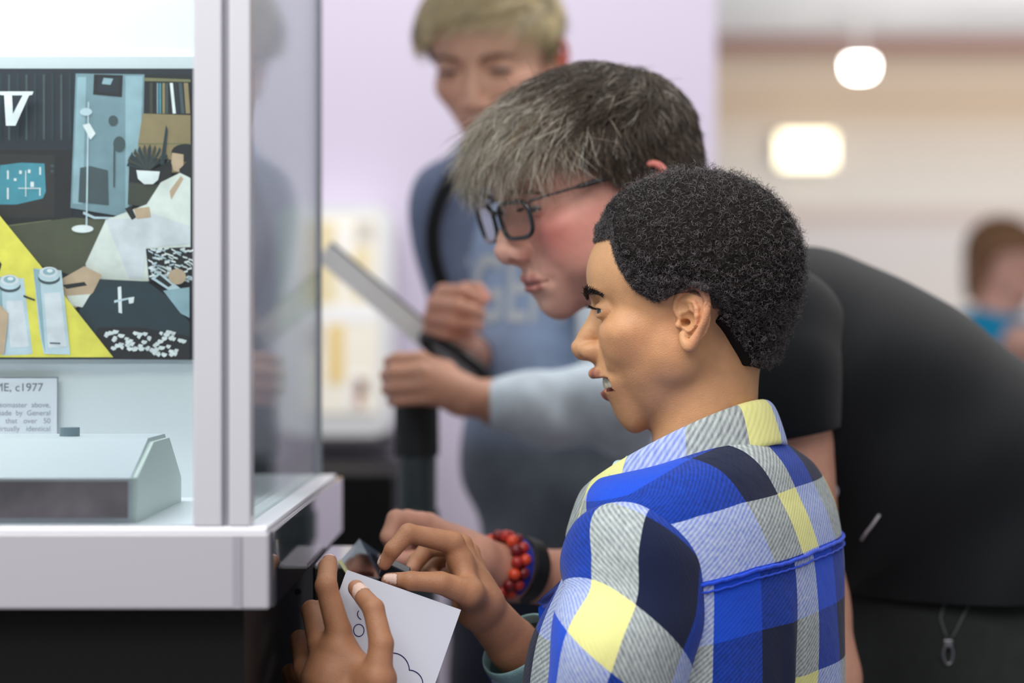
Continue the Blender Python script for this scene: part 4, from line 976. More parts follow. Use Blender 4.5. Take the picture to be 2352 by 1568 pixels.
# chest pocket flap sticking out at the front
def slab4(p4, th_, name, m, part, uvs=None, sub=1):
    A = np.array(p4, float); n = nrm(np.cross(A[1] - A[0], A[2] - A[0])); N = 14; V = []; 
    for s_ in (0, 1):
        for i in range(N):
            for j in range(N):
                a_, b_ = i / (N - 1), j / (N - 1); p = (A[0] * (1 - a_) + A[1] * a_) * (1 - b_) + (A[3] * (1 - a_) + A[2] * a_) * b_; bul = math.sin(a_ * 3.14) * math.sin(b_ * 3.14)
                V.append(p + n * (.003 * bul + .0015 * math.sin(a_ * 9 + b_ * 5)) + n * (th_ * (.5 - s_)))
    F = []
    for s_ in (0, 1):
        for i in range(N - 1):
            for j in range(N - 1):
                b0 = s_ * N * N; q = (b0 + i * N + j, b0 + (i + 1) * N + j, b0 + (i + 1) * N + j + 1, b0 + i * N + j + 1); F.append(q if s_ == 0 else q[::-1])
    for k in range(N - 1):
        for (x, y) in ((k, k + 1), ((N - 1) * N + k + 1, (N - 1) * N + k), ((k + 1) * N, k * N), (k * N + N - 1, (k + 1) * N + N - 1)): F.append((x, y, y + N * N, x + N * N)[::-1])
    UV = None
    o = mesh_obj(name, np.array(V), F, m, None, True, None, np.array(V)[:, [0, 2]] * 1.0 + (uvs or (0, 0))); child_of_part(o, part, p1); return o
slab4([P(1312, 1308, 1.975), P(1322, 1365, 1.965), P(1262, 1402, 1.99), P(1240, 1385, 2.0)], .004, 'pocket_flap', cloth_mat('flap_navy', (40, 50, 110)), shirt)
slab4([P(1330, 1330, 2.0), P(1340, 1600, 1.97), P(1242, 1600, 2.0), P(1243, 1396, 2.01)], .005, 'shirt_front', cloth_mat('front_blue', (20, 74, 190)), shirt)
slab4([P(1392, 1084, 1.995), P(1440, 1050, 2.0), P(1452, 1062, 1.985), P(1404, 1098, 1.98)], .004, 'shoulder_tab', cloth_mat('tab_grey', (176, 200, 205)), shirt)
# collar: stands round the neck and folds outward
secn = 72; V = []; UV = []
prof = [(.000, 0.0, 0), (.001, .014, .014), (.0035, .0235, .024), (.008, .0265, .030), (.0125, .023, .036), (.0165, .012, .048), (.0205, -.003, .064), (.0225, -.010, .072), (.0185, -.0105, .076), (.014, .0, .088)]
for i in range(secn + 1):
    ph = (i / secn * 2 - 1) * math.radians(142)                       # 0 = nape
    cb, sb = math.cos(ph), math.sin(ph)
    fr = (1 - math.cos(ph)) / 2
    bx, bl = .060 - .004 * fr, .0585
    zc = 1.126 - .088 * fr ** 1.0; cen = at1(-.002 + .018 * fr, 0, zc)
    out = nrm(-F1 * cb * 1.0 + L1 * sb)
    for (o_, h_, s_) in prof:
        sc = 1.0 + .25 * fr
        V.append(cen - F1 * cb * (bx + .0) + L1 * sb * bl + out * o_ * (1.15 + .3 * fr) + np.array([0, 0, h_ * sc])); UV.append((-ph * .075 + .126, s_ * .42 + .101))
npf = len(prof); F = [(i * npf + j, i * npf + j + 1, (i + 1) * npf + j + 1, (i + 1) * npf + j) for i in range(secn) for j in range(npf - 1)]
UVc = np.array(UV)
co = mesh_obj('collar', V, F, PL, None, True, None, UVc); child_of_part(co, shirt, p1); solidify(co, .0022, 0)
md = co.modifiers.new('soft', 'SUBSURF'); md.levels = 1; md.render_levels = 2
M_navy = cloth_mat('dark_trouser', (30, 36, 56))
trousers(p1, (hip1[0], hip1[1], .66), L1, F1, .0, M_navy, .80)
for sgn in (-1, 1): shoe(p1, at1(.0, .075 * sgn, 0), F1, mat('shoe_dark', (40, 40, 46), .6))
# ------------------------------------------------------------------ combed hair
def comb(hd, root, n, flow, length, lift, rad, cols, K=8, gmin=0., name='hair', m=None, jit=.18, clear=.25):
    Pn, g = scalp_points(hd.o, n, gmin); L_ = length(Pn, g) * RNG.uniform(.75, 1.1, len(Pn)); pa = [Pn.copy()]; p = Pn + skull_n(hd.o, Pn) * .05
    rj = RNG.normal(size=Pn.shape) * jit; lf = lift(Pn, g)[:, None] * RNG.uniform(.6, 1.3, (len(Pn), 1))
    for k in range(K - 1):
        N_ = skull_n(hd.o, p); f = flow(p, Pn) + rj; f = f - N_ * (f * N_).sum(1, keepdims=True) * (.8 if k < K - 3 else .5); f /= np.linalg.norm(f, axis=1, keepdims=True) + 1e-6
        d = f + N_ * lf * (1.0 - k / (K - 2) * 1.25); d /= np.linalg.norm(d, axis=1, keepdims=True)
        p = p + d * (L_ / (K - 1))[:, None]; sd = skull_d(hd.o, p); push = np.clip(clear + .05 * k - sd, 0, 1.5); p = p + N_ * push[:, None] * .7; pa.append(p.copy())
    pa = np.stack(pa, 1); t = np.linspace(0, 1, K)
    V, F, C = strands_mesh(pa, rad * (1.0 - .75 * t[None] ** 2) * np.ones((len(Pn), 1)) * RNG.uniform(.7, 1.2, (len(Pn), 1)), cols(Pn, g))
    o = mesh_obj(name, hd.w(V), F, m or hair_mat('combed_hair', .42, .45), None, True, C); return adopt_mesh(o, root)

def pick(cs, w=None): 
    cs = np.array([srgb(c) for c in cs]); return lambda n: cs[RNG.choice(len(cs), n, p=w)] * RNG.uniform(.85, 1.15, (n, 1))

def torso_loft(rows, name, m, root, dispamp=.003, seed=1, expo=2.2, nr=110, colf=None, uvf=None):
    V, F, u, v, th = loft(rows, 128, nr, lambda u, v, V, th: folds(V, dispamp, 34, [(.6, .2, 1), (-.5, .3, 1), (.2, 1, .8)], seed) , expo)
    o = mesh_obj(name, V, F, m, None, True, colf(V) if colf else None); adopt_mesh(o, root); return o, V, F

def sleeve2(cen, rad, name, m, part, seed=2, amp=.002, nr=70, ref=(0, 1, 0), cols=None, flat=1.0):
    cen = [np.array(c_) for c_ in cen]; secs = []
    for i, c_ in enumerate(cen):
        t_ = nrm(cen[min(i + 1, len(cen) - 1)] - cen[max(i - 1, 0)]); b_ = nrm(np.cross(t_, ref)); a_ = nrm(np.cross(b_, t_)); secs.append([c_, a_ * rad[i], b_ * rad[i] * flat])
    V, F, u, v, th = loft(secs, 72, nr, lambda u, v, V, th: folds(V, amp, 55, [(.5, .3, 1), (-.4, .5, .8), (1, 0, .3)], seed), 2.0)
    o = mesh_obj(name, V, F, m, None, True, cols(V) if cols else None); o.parent = part; return o, V

# =================================================================== BOY 2 : black t-shirt, glasses
a = math.radians(22)
B2 = Head((-math.cos(a), -math.sin(a), 0), 17, 0, 1.10, (1134, 584), 2.2, dict(
    skin=(222, 170, 152), lip=(188, 104, 104), nose_c=(226, 168, 152), blush=(214, 124, 116), blush_w=.85, smile=.25, open=0, scalp=(120, 96, 82), lid=.36, lidz=-.10, fat=.35,
    chin_y=6.3, muz=-.6, lip_f=-.45, lip_r=.78, nose=-.1, nose_r=.98, neck=4.9, ear_c=(232, 130, 120), ear_w=.7,
    zmap=[(-20, -19.8), (-10.1, -9.9), (-7.2, -6.8), (-6.1, -5.8), (-3.8, -2.85), (0, 0), (10.8, 9.3), (14, 12.3)], ymap=[(-20, -18), (-9.9, -8.8), (0, 0.2), (20, 20)],
    hairline=[(0, 5.6), (30, 5.2), (48, 3.8), (62, 2.4), (72, 1.4), (82, -.6), (93, -.8), (104, -1.4), (120, -3.2), (140, -4.8), (180, -5.4)]))
neck2 = P(1600, 680, 2.36)
Vh, Qh, Ch = build_head_mesh(B2, neck2, h=.13)
SK2 = (214, 158, 134)
handC = hand_mesh(
    fingers=[[(968, 1200, 2.17, .98), (910, 1192, 2.155, .85), (893, 1232, 2.15, .76), (905, 1262, 2.16, .68)],
             [(985, 1202, 2.19, .98), (935, 1192, 2.18, .86), (918, 1225, 2.175, .76), (930, 1258, 2.18, .68)],
             [(1000, 1212, 2.21, .95), (955, 1205, 2.205, .84), (940, 1238, 2.20, .74), (952, 1265, 2.2, .66)],
             [(1012, 1226, 2.23, .88), (975, 1222, 2.225, .76), (962, 1250, 2.22, .68), (975, 1270, 2.21, .6)],
             [(1050, 1285, 2.18, 1.2), (1000, 1290, 2.16, .95), (950, 1285, 2.15, .82), (915, 1282, 2.15, .7)]],
    palm=[(1000, 1240, 2.19, 1.5), (1040, 1260, 2.2, 1.9), (1090, 1285, 2.2, 2.1)], arm=[(1090, 1285, 2.2, 2.15), (1180, 1318, 2.23, 2.45), (1310, 1330, 2.27, 2.75), (1560, 1330, 2.35, 3.8)],
    skin=(206, 150, 128), nailc=(220, 160, 146), h=.0017)
sh2L, sh2R = P(1790, 780, 2.27), P(1780, 830, 2.56)
hip2 = P(2250, 1400, 2.42)
armL2 = [(sh2L, .045), (P(1845, 1400, 2.22), .037), (P(1880, 1560, 2.2), .033), (P(1800, 1800, 2.12), .027), (P(1770, 1870, 2.1), .030)]
stub = body_stub([[(neck2, .05), (P(1760, 790, 2.42), .085), (P(1960, 950, 2.42), .10), (P(2130, 1150, 2.42), .10), (hip2, .11)], [(P(1770, 790, 2.32), .05), (P(1770, 800, 2.52), .05)], armL2, [(sh2R, .045), (P(1560, 1330, 2.35), .036)]])
V, F, C = person_mesh([(B2.w(Vh), Qh, Ch), handC, (stub[0], stub[1], SK2)])
p2_ = person_root(V, F, C, skin_mat('skin_fair'), (*hip2[:2], 0), 'boy in black t-shirt and glasses with ash-brown hair, bending forward')
for sd in (-1, 1):
    V, F, C = eye_mesh(B2, sd, (.05 * sd, 1, -.45), (70, 74, 80)); adopt_mesh(mesh_obj('eye', B2.w(V), F, M_eye, None, True, C), p2_)
brow(B2, p2_, [(1.2, 8.95, 1.35), (2.0, 9.05, 1.7), (3.2, 8.85, 1.9), (4.4, 8.1, 1.6), (5.0, 7.5, 1.2)], 200, [(92, 70, 56), (110, 88, 70)], .028, .6, .13)
brow(B2, p2_, [(1.95, 8.05, .0), (2.5, 8.3, .2), (3.2, 8.35, .22), (3.9, 8.0, .1), (4.3, 7.5, -.1)], 110, [(40, 30, 26)], .028, .55, .04, 'eyelash', (.1, .9, -.3))
thk = lambda V, g: np.where(g > .3, .08 + .32 * np.clip(g / 4, 0, 1), -.3)
V, F = hair_shell(B2, thk, .2, .0); adopt_mesh(mesh_obj('hair', B2.w(V), F, mat('hair_base_brown', (74, 62, 54), .9), None, True), p2_)
def flow2(p, p0):
    f = np.zeros_like(p); top = np.clip((p0[:, 2] - 4.5) / 2.5, 0, 1)[:, None] * np.clip((p0[:, 1] + 6.5) / 3, 0, 1)[:, None]
    fw = np.stack([.25 * np.sign(p0[:, 0]) * np.abs(p0[:, 0]) / 4 - .1, np.full(len(p), 1.), -.22 - .16 * np.clip(p[:, 1] - 8, 0, 5)], 1); dn = np.stack([0 * p[:, 0], np.full(len(p), -.12), np.full(len(p), -1.)], 1)
    return fw * top + dn * (1 - top)
len2 = lambda P_, g: np.where((P_[:, 2] > 5.2) & (P_[:, 1] > -6), 4.4 + .30 * np.clip(P_[:, 1], -4, 6), 1.1 + .35 * np.clip(g, 0, 4))
def cols2(P_, g):
    light = np.clip((P_[:, 1] - .5) / 5, 0, 1) * np.clip((P_[:, 2] - 4) / 2, 0, 1); A = pick([(72, 60, 52), (92, 78, 66), (58, 48, 42)])(len(P_)); B = pick([(196, 184, 168), (164, 146, 126), (126, 108, 92), (216, 208, 196)])(len(P_))
    w_ = (RNG.uniform(0, 1, len(P_)) < light * .95 + .08)[:, None]; return np.where(w_, B, A)
comb(B2, p2_, 22000, flow2, len2, lambda P_, g: .4 + .35 * (P_[:, 2] > 5), .032, cols2, K=8, gmin=-.1, name='combed_hair', clear=.5, jit=.3)

M_tee = cloth_mat('black_jersey', (11, 14, 19), noise=.05, sheen=.1, rough=.75)
def pair(b, f, D, lat, yaw=0.0):
    pb, pf = P(*b, D), P(*f, D); return [(pb + pf) / 2, (pb - pf) / 2, np.array([math.sin(yaw), -math.cos(yaw), 0]) * lat]
rows = [pair((1690, 612), (1560, 740), 2.38, .06), pair((1740, 590), (1575, 800), 2.40, .085), pair((1800, 572), (1600, 880), 2.42, .14), pair((1880, 572), (1650, 1000), 2.42, .172), pair((2000, 610), (1710, 1120), 2.42, .185), pair((2120, 668), (1770, 1230), 2.42, .185),
        pair((2240, 748), (1830, 1300), 2.42, .18), pair((2360, 842), (1880, 1335), 2.42, .175), pair((2460, 960), (1905, 1342), 2.42, .172), pair((2530, 1140), (1915, 1345), 2.42, .172), pair((2560, 1345), (1920, 1348), 2.42, .172)]
def tee_d(u, v, V, th):
    q = V @ nrm((.75, 0, -.65)); r_ = V @ nrm((.65, 0, .75)); fan = np.sin(q * 46 + 1.9 * np.sin(r_ * 14)) * .0085 + np.sin(q * 83 + 2.2 * np.sin(r_ * 11 + 1)) * .003; return fan * np.clip(v / .12, 0, 1) * (.15 + .85 * np.sin(th / 2) ** 2)
V, F, u, v, th = loft(rows, 160, 180, tee_d, 2.15)
tee = mesh_obj('t_shirt', V, F, M_tee, None, True); adopt_mesh(tee, p2_); tee_bvh = BVHTree.FromPolygons([tuple(x) for x in V], [tuple(map(int, f)) for f in F])
sleeve2([P(1760, 715, 2.33), P(1785, 765, 2.28), P(1795, 840, 2.25), P(1803, 930, 2.24), P(1812, 992, 2.235), P(1814, 1002, 2.235)], [.050, .066, .060, .053, .049, .046], 'sleeve', M_tee, tee, 3)
sleeve2([P(1770, 740, 2.50), P(1770, 790, 2.55), P(1730, 900, 2.54), P(1690, 1000, 2.50)], [.05, .062, .055, .05], 'sleeve', M_tee, tee, 6)
M_trou = cloth_mat('dark_olive_trousers', (34, 38, 36), noise=.1)
trousers(p2_, (P(2250, 0, 2.42)[0], 2.42, .86), np.array([0, -1., 0]), np.array([-1., 0, 0]), .02, M_trou, zz(1300, 2.42), .15, .135, r0=.10)
for sgn in (-1, 1): shoe(p2_, (P(2250, 0, 2.42)[0], 2.42 + .075 * sgn, 0), (-1, 0, 0), mat('shoe_dark', (40, 40, 46), .6))
# zip and marks
def hit(bvh, px, py, off=.001):
    d = nrm(P(px, py, 1.0) - P(0, 0, 0) * 0 - np.array([0, 0, CZ])); h = bvh.ray_cast(Vector((0, 0, CZ)), Vector(d)); 
    return (np.array(h[0]) - d * off, np.array(h[1])) if h[0] is not None else (None, None)
def world_bvh(o):
    me = o.data; off = o.location + (o.parent.location if o.parent else Vector()); V = [v.co + off for v in me.vertices]; return BVHTree.FromPolygons(V, [tuple(p.vertices) for p in me.polygons])
tr2 = [o for o in p2_.children if o.name.startswith('trousers')][0]; bt = world_bvh(tr2)
def line_on(bvh, pts, r, name, m, part, off=.001, world_parent=True):
    Q = [hit(bvh, x, y, off)[0] for x, y in pts]; Q = [q for q in Q if q is not None]
    if len(Q) < 2: return
    mb = MB(); mb.tube(Q, r, 8); o = mb.build(name, m, None, True); o.parent = part; return o
Mz = mat('zip_tape', (58, 64, 60), .6)
line_on(bt, [(2182, 1346), (2168, 1390), (2160, 1420), (2170, 1450), (2178, 1470)], .0014, 'zip_tape', Mz, tr2); line_on(bt, [(2235, 1350), (2222, 1395), (2205, 1430), (2190, 1460), (2180, 1470)], .0014, 'zip_tape', Mz, tr2)
q, _n = hit(bt, 2178, 1500, .004)
if q is not None:
    mb = MB(); mb.box(q + (-.004, -.002, .006), q + (.004, .001, .013), .001); mb.tube([q + (.0045 * math.cos(t) * (1 if True else 0), 0, -.001 + .009 * math.sin(t)) for t in np.linspace(0, 6.28, 17)[:-1]], .0014, 8, closed=True); o = mb.build('zip_pull', mat('zip_metal', (120, 120, 125), .25, metal=.9)); o.parent = tr2
M_print = mat('grey_print', (190, 188, 196), .6)
q, _n = hit(tee_bvh, 1908, 1128, .001)
if q is not None: line_on(tee_bvh, [(1908 + 15 * math.cos(t), 1128 + 15 * math.sin(t)) for t in np.linspace(0, 6.28, 18)], .0016, 'printed_ring', M_print, tee)
line_on(tee_bvh, [(1978, 1240), (1990, 1222), (2003, 1206), (2020, 1182)], .0013, 'printed_stroke', M_print, tee)

# glasses
gl = empty('eyeglasses', B2.w(np.array([0, 9.6, 0])), 'dark rectangular eyeglasses worn by the boy in black', 'glasses'); G0 = loc_of(gl)
M_fr = mat('dark_acetate', (20, 26, 32), .22, coat=.5); M_met = mat('gunmetal', (110, 104, 100), .3, metal=.8)
def lens_outline(sd, n=40):
    out = []
    for i in range(n):
        t = 2 * math.pi * i / n; cx, sx_ = math.cos(t), math.sin(t); x = 2.45 * np.sign(cx) * abs(cx) ** .55; z = 1.95 * np.sign(sx_) * abs(sx_) ** .6; x *= 1 + .06 * z / 2; 
        out.append((sd * (3.15 + x), 9.75 - .035 * (3.15 + x) ** 2 * .6, -.8 + z - .12 * x * 0))
    return np.array(out)
fr = MB()
for sd in (-1, 1):
    q = B2.w(lens_outline(sd)) - G0; fr.tube(list(q), .0022, 8, closed=True)
fr.tube(list(B2.w(np.array([(-.75, 9.75, .1), (-.3, 9.95, .45), (.3, 9.95, .45), (.75, 9.75, .1)])) - G0), .0018, 8); fr.build('frame', M_fr, gl, True)
for sd in (-1, 1):
    q = B2.w(lens_outline(sd)) - G0; c_ = q.mean(0); nn = len(q); V = [c_] + list(q); mesh_obj('lens', V, [(0, 1 + i, 1 + (i + 1) % nn) for i in range(nn)], glass_mat('lens_glass', (252, 252, 252), 1.3, strength=.5), gl, True)
    tp = MB(); pts = np.array([(sd * 5.75, 9.0, .85), (sd * 6.2, 8.3, .95), (sd * 6.7, 6.0, .95), (sd * 7.05, 3.0, .9), (sd * 7.35, 0.6, .9), (sd * 7.4, -.9, .7), (sd * 7.2, -2.4, -.9)]); tp.tube(list(B2.w(catmull(pts, 30)) - G0), [.0012 if i < 12 else .0026 for i in range(30)], 8); tp.build('temple', M_fr, gl, True)

# bracelets on the far wrist
w0, w1 = P(1090, 1285, 2.2), P(1310, 1330, 2.27); ax = nrm(w1 - w0); ba = nrm(np.cross(ax, (0, 1, 0))); bb = np.cross(ax, ba)
def wrist(px): t = (px - 1090) / 220.; return w0 + (w1 - w0) * t
c = wrist(1143); e = empty('beaded_bracelet', c, 'red beaded bracelet around the bare wrist, next to blue wristband', 'bracelet')
sph = bmesh.new(); bmesh.ops.create_uvsphere(sph, u_segments=14, v_segments=10, radius=1); SV = np.array([v.co for v in sph.verts]); SF = [[v.index for v in f.verts] for f in sph.faces]; sph.free()
bm_ = [mat('bead_red', (176, 44, 40), .3), mat('bead_dark', (120, 26, 30), .3), mat('bead_orange', (220, 72, 40), .3)]
for ring, (dx, nb) in enumerate(((0, 15), (.0095, 14))):
    for i in range(nb):
        t = 6.2832 * (i + .5 * ring) / nb; p = ax * dx + (ba * math.cos(t) + bb * math.sin(t)) * .0272; rb = .0057
        mesh_obj('bead', SV * rb + p, SF, bm_[(i * 2 + ring) % 3], e)
def band(name, px0, px1, r, m, label, cat):
    c = wrist((px0 + px1) / 2); e = empty(name, c, label, cat); secs = []
    for px, rr in ((px0 + 1, r - .003), (px0, r - .001), (px0 + 1.5, r), ((px0 + px1) / 2, r), (px1 - 1.5, r), (px1, r - .001), (px1 - 1, r - .003)): secs.append([wrist(px) - c, ba * rr, bb * rr])
    V, F, u, v, th = loft(secs, 48, 19); mesh_obj('strap', V, F, m, e)
band('wristband', 1163, 1180, .0292, cloth_mat('band_blue', (24, 48, 150)), 'narrow blue cloth wristband between red beads and black band', 'wristband')
band('wristband', 1184, 1214, .0305, mat('band_black', (20, 20, 24), .5), 'wide black wristband on the same wrist, right of the blue one', 'wristband')

# =================================================================== BOY 3 : blue sweatshirt, blond
q3 = math.radians(19)
F3 = np.array([-math.sin(q3), -math.cos(q3), 0]); L3 = np.array([math.cos(q3), -math.sin(q3), 0])
B3 = Head(F3, 20, 0, 1.0, (1077, 243), 2.80, dict(
    skin=(226, 178, 152), lip=(196, 122, 112), nose_c=(222, 164, 142), blush=(222, 156, 134), blush_w=.5, smile=.2, open=0, scalp=(190, 160, 116), lid=.26, lidz=-.16,
    chin_y=6.5, muz=-.4, lip_f=-.35, lip_r=.78, nose=-.3, nose_r=.9, neck=4.3, ear_c=(214, 96, 80), ear_w=.85,
    zmap=[(-20, -19.8), (-10.1, -9.9), (-3.8, -3.5), (0, 0), (10.8, 10.2), (14, 13.4)],
    hairline=[(0, 6.2), (30, 5.9), (48, 4.8), (62, 3.0), (74, 1.2), (84, -1.0), (93, -1.2), (104, -1.4), (120, -3.2), (140, -5.6), (180, -6.8)]))
neck3 = P(1165, 360, 2.97)
Vh, Qh, Ch = build_head_mesh(B3, neck3, h=.16)
SK3 = (216, 164, 138)
handD = hand_mesh(
    fingers=[[(968, 826, 2.585, .95), (912, 826, 2.585, .82), (896, 832, 2.615, .74), (915, 838, 2.65, .66)],
             [(966, 854, 2.575, .95), (904, 857, 2.575, .84), (888, 862, 2.61, .75), (910, 866, 2.655, .66)],
             [(968, 884, 2.575, .93), (906, 889, 2.575, .82), (890, 893, 2.61, .73), (912, 896, 2.65, .64)],
             [(975, 912, 2.58, .86), (920, 917, 2.58, .74), (903, 920, 2.61, .66), (925, 922, 2.64, .58)],
             [(1025, 850, 2.62, 1.1), (990, 835, 2.66, .9), (950, 828, 2.68, .78), (920, 826, 2.68, .66)]],
    palm=[(985, 866, 2.605, 1.5), (1015, 885, 2.61, 1.9), (1062, 908, 2.61, 2.05)], arm=[(1062, 908, 2.61, 2.05), (1130, 920, 2.63, 2.25), (1250, 928, 2.665, 2.6)], skin=(214, 160, 134), nailc=(222, 166, 146), h=.0019)
handE = hand_mesh(
    fingers=[[(1018, 672, 2.69, .98), (1062, 670, 2.665, .80), (1092, 684, 2.675, .70), (1106, 696, 2.69, .62)],
             [(1000, 698, 2.69, .98), (1052, 703, 2.655, .82), (1086, 712, 2.665, .72), (1104, 722, 2.685, .63)],
             [(992, 728, 2.70, .95), (1042, 737, 2.66, .80), (1080, 742, 2.67, .70), (1100, 748, 2.69, .62)],
             [(990, 756, 2.71, .86), (1032, 766, 2.68, .72), (1066, 768, 2.685, .63), (1084, 770, 2.70, .56)],
             [(1030, 690, 2.735, 1.1), (1070, 665, 2.715, .85), (1098, 664, 2.705, .74), (1116, 684, 2.70, .64)]],
    palm=[(1018, 715, 2.715, 1.5), (1030, 745, 2.735, 1.8), (1050, 790, 2.78, 2.0)], arm=[(1050, 790, 2.78, 2.0), (1082, 815, 2.86, 2.2), (1095, 822, 2.90, 2.3)], skin=(210, 154, 130), nailc=(226, 150, 140), h=.0019)
hip3 = P(1315, 1300, 3.0)
stub = body_stub([[(neck3, .045), (P(1190, 470, 2.98), .08), (P(1250, 800, 2.98), .085), (P(1300, 1100, 2.99), .09), (hip3, .10)], [(P(1060, 450, 2.95), .04), (P(1330, 470, 2.9), .04)],
                  [(P(1050, 460, 2.93), .032), (P(1098, 765, 2.965), .026), (P(1085, 818, 2.88), .022)], [(P(1340, 480, 2.90), .034), (P(1455, 900, 2.77), .028), (P(1440, 945, 2.735), .026), (P(1300, 932, 2.69), .024)]])
V, F, C = person_mesh([(B3.w(Vh), Qh, Ch), handD, handE, (stub[0], stub[1], SK3)])
p3_ = person_root(V, F, C, skin_mat('skin_fair'), (*hip3[:2], 0), 'blond boy in blue sweatshirt standing behind, looking down, one hand on the black post')
for sd in (-1, 1):
    V, F, C = eye_mesh(B3, sd, (.0, 1, -.5), (60, 70, 80)); adopt_mesh(mesh_obj('eye', B3.w(V), F, M_eye, None, True, C), p3_)
brow(B3, p3_, [(1.2, 8.95, 1.35), (2.0, 9.05, 1.7), (3.2, 8.85, 1.9), (4.4, 8.1, 1.6), (5.0, 7.5, 1.2)], 170, [(96, 72, 52), (116, 88, 64)], .034, .6, .12)
brow(B3, p3_, [(1.95, 8.1, -.15), (2.5, 8.35, .0), (3.2, 8.4, .05), (3.9, 8.1, -.05), (4.4, 7.5, -.2)], 160, [(44, 32, 28)], .036, .5, .05, 'eyelash', (.1, .9, -.4))
V, F = hair_shell(B3, thk, .22, .0); adopt_mesh(mesh_obj('hair', B3.w(V), F, mat('hair_base_blond', (150, 128, 88), .9), None, True), p3_)
def flow3(p, p0):   # swept towards his right (canonical +x)
    top = np.clip((p0[:, 2] - 4.0) / 2.5, 0, 1)[:, None] * np.clip((p0[:, 1] + 5) / 3, 0, 1)[:, None]
    fw = np.stack([np.full(len(p), .75), .75 - .0 * p[:, 0], -.12 - .18 * np.clip(p[:, 0] - 2, 0, 6)], 1); dn = np.stack([0 * p[:, 0], np.full(len(p), -.05), np.full(len(p), -1.)], 1)
    return fw * top + dn * (1 - top)
len3 = lambda P_, g: np.where((P_[:, 2] > 4.8) & (P_[:, 1] > -5), 5.2 - .25 * np.clip(P_[:, 1] - 4, 0, 4), 2.0 + .3 * np.clip(g, 0, 4))
def cols3(P_, g):
    A = pick([(222, 204, 152), (240, 226, 192), (190, 168, 116), (246, 236, 214)], [.35, .25, .25, .15])(len(P_)); B = pick([(124, 104, 78), (150, 130, 98), (190, 176, 140)])(len(P_)); st = (np.sin(P_[:, 0] * 3.1 + P_[:, 1] * 1.3 + 1.5 * np.sin(P_[:, 2] * 1.7)) > .55)[:, None]; A = np.where(st, A * .5, A * 1.15); w_ = (P_[:, 2] > 4.5)[:, None]; return np.where(w_, A, B)
comb(B3, p3_, 13000, flow3, len3, lambda P_, g: .35 + .25 * (P_[:, 2] > 5), .040, cols3, K=9, gmin=-.1, name='combed_hair', clear=.5, jit=.14)

def r3(px, py, w_, d_, D=2.98): return [P(px, py, D), -F3 * d_, L3 * w_]
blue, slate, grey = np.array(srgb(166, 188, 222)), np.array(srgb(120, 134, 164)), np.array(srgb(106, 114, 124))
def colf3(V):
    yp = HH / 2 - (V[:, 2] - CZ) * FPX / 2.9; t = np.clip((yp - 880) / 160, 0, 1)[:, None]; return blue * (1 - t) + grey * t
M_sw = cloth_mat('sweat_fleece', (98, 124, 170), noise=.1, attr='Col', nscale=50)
rows = [r3(1155, 330, .058, .055), r3(1160, 352, .066, .062), r3(1168, 382, .095, .078), r3(1178, 415, .118, .09), r3(1190, 480, .126, .10), r3(1210, 600, .126, .108), r3(1240, 760, .124, .11), r3(1268, 900, .118, .11), r3(1290, 1020, .116, .115), r3(1298, 1110, .116, .118), r3(1306, 1180, .112, .112), r3(1306, 1240, .110, .105), r3(1308, 1258, .106, .10)]
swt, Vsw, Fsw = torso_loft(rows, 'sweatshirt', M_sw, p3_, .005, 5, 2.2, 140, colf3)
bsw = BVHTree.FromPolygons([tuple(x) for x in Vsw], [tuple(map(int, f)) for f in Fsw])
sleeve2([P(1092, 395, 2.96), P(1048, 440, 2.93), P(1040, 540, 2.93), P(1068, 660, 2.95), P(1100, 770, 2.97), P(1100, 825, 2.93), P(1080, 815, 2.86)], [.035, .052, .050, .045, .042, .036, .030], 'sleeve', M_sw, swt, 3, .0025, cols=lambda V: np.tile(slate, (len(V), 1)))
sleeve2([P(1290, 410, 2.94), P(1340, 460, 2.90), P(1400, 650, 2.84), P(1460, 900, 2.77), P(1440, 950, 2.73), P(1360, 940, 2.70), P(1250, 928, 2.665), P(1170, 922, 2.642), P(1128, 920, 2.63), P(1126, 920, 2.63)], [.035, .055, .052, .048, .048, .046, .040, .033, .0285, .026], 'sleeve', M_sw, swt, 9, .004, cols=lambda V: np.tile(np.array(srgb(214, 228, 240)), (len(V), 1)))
# lettering across the chest
def decal(txt, size, px, py, m, name, part, bvh, D=2.7, sp=1.0, bend=0., sx_=1.0, off=.06):
    cu = bpy.data.curves.new(name, 'FONT'); cu.body = txt; cu.size = size; cu.align_x = 'CENTER'; cu.offset = size * .02; cu.space_character = sp
    t = bpy.data.objects.new('tmp', cu); COL.objects.link(t); me = bpy.data.meshes.new_from_object(t.evaluated_get(bpy.context.evaluated_depsgraph_get())); bpy.data.objects.remove(t)
    bm = bmesh.new(); bm.from_mesh(me); bmesh.ops.remove_doubles(bm, verts=bm.verts, dist=1e-6); bmesh.ops.triangulate(bm, faces=bm.faces)
    for _ in range(3):
        es = [e for e in bm.edges if e.calc_length() > .012]; 
        if es: bmesh.ops.subdivide_edges(bm, edges=es, cuts=1); bmesh.ops.triangulate(bm, faces=bm.faces)
    c = P(px, py, D); Lx = L3
    miss = []
    for v_ in bm.verts:
        x, y = v_.co.x * sx_, v_.co.y; p = c + Lx * x + np.array([0, 0, 1.]) * (y + bend * x * x) ; h = bvh.ray_cast(Vector(p - F3 * -.3), Vector(-F3)); q = h[0] if h[0] else Vector(p); (miss.append(v_) if h[0] is None else None); v_.co = q + Vector(F3) * .0022
    bmesh.ops.delete(bm, geom=miss, context='VERTS'); bm.to_mesh(me); bm.free(); me.materials.clear(); me.materials.append(m); o = bpy.data.objects.new(name, me); COL.objects.link(o); o.parent = part; return o
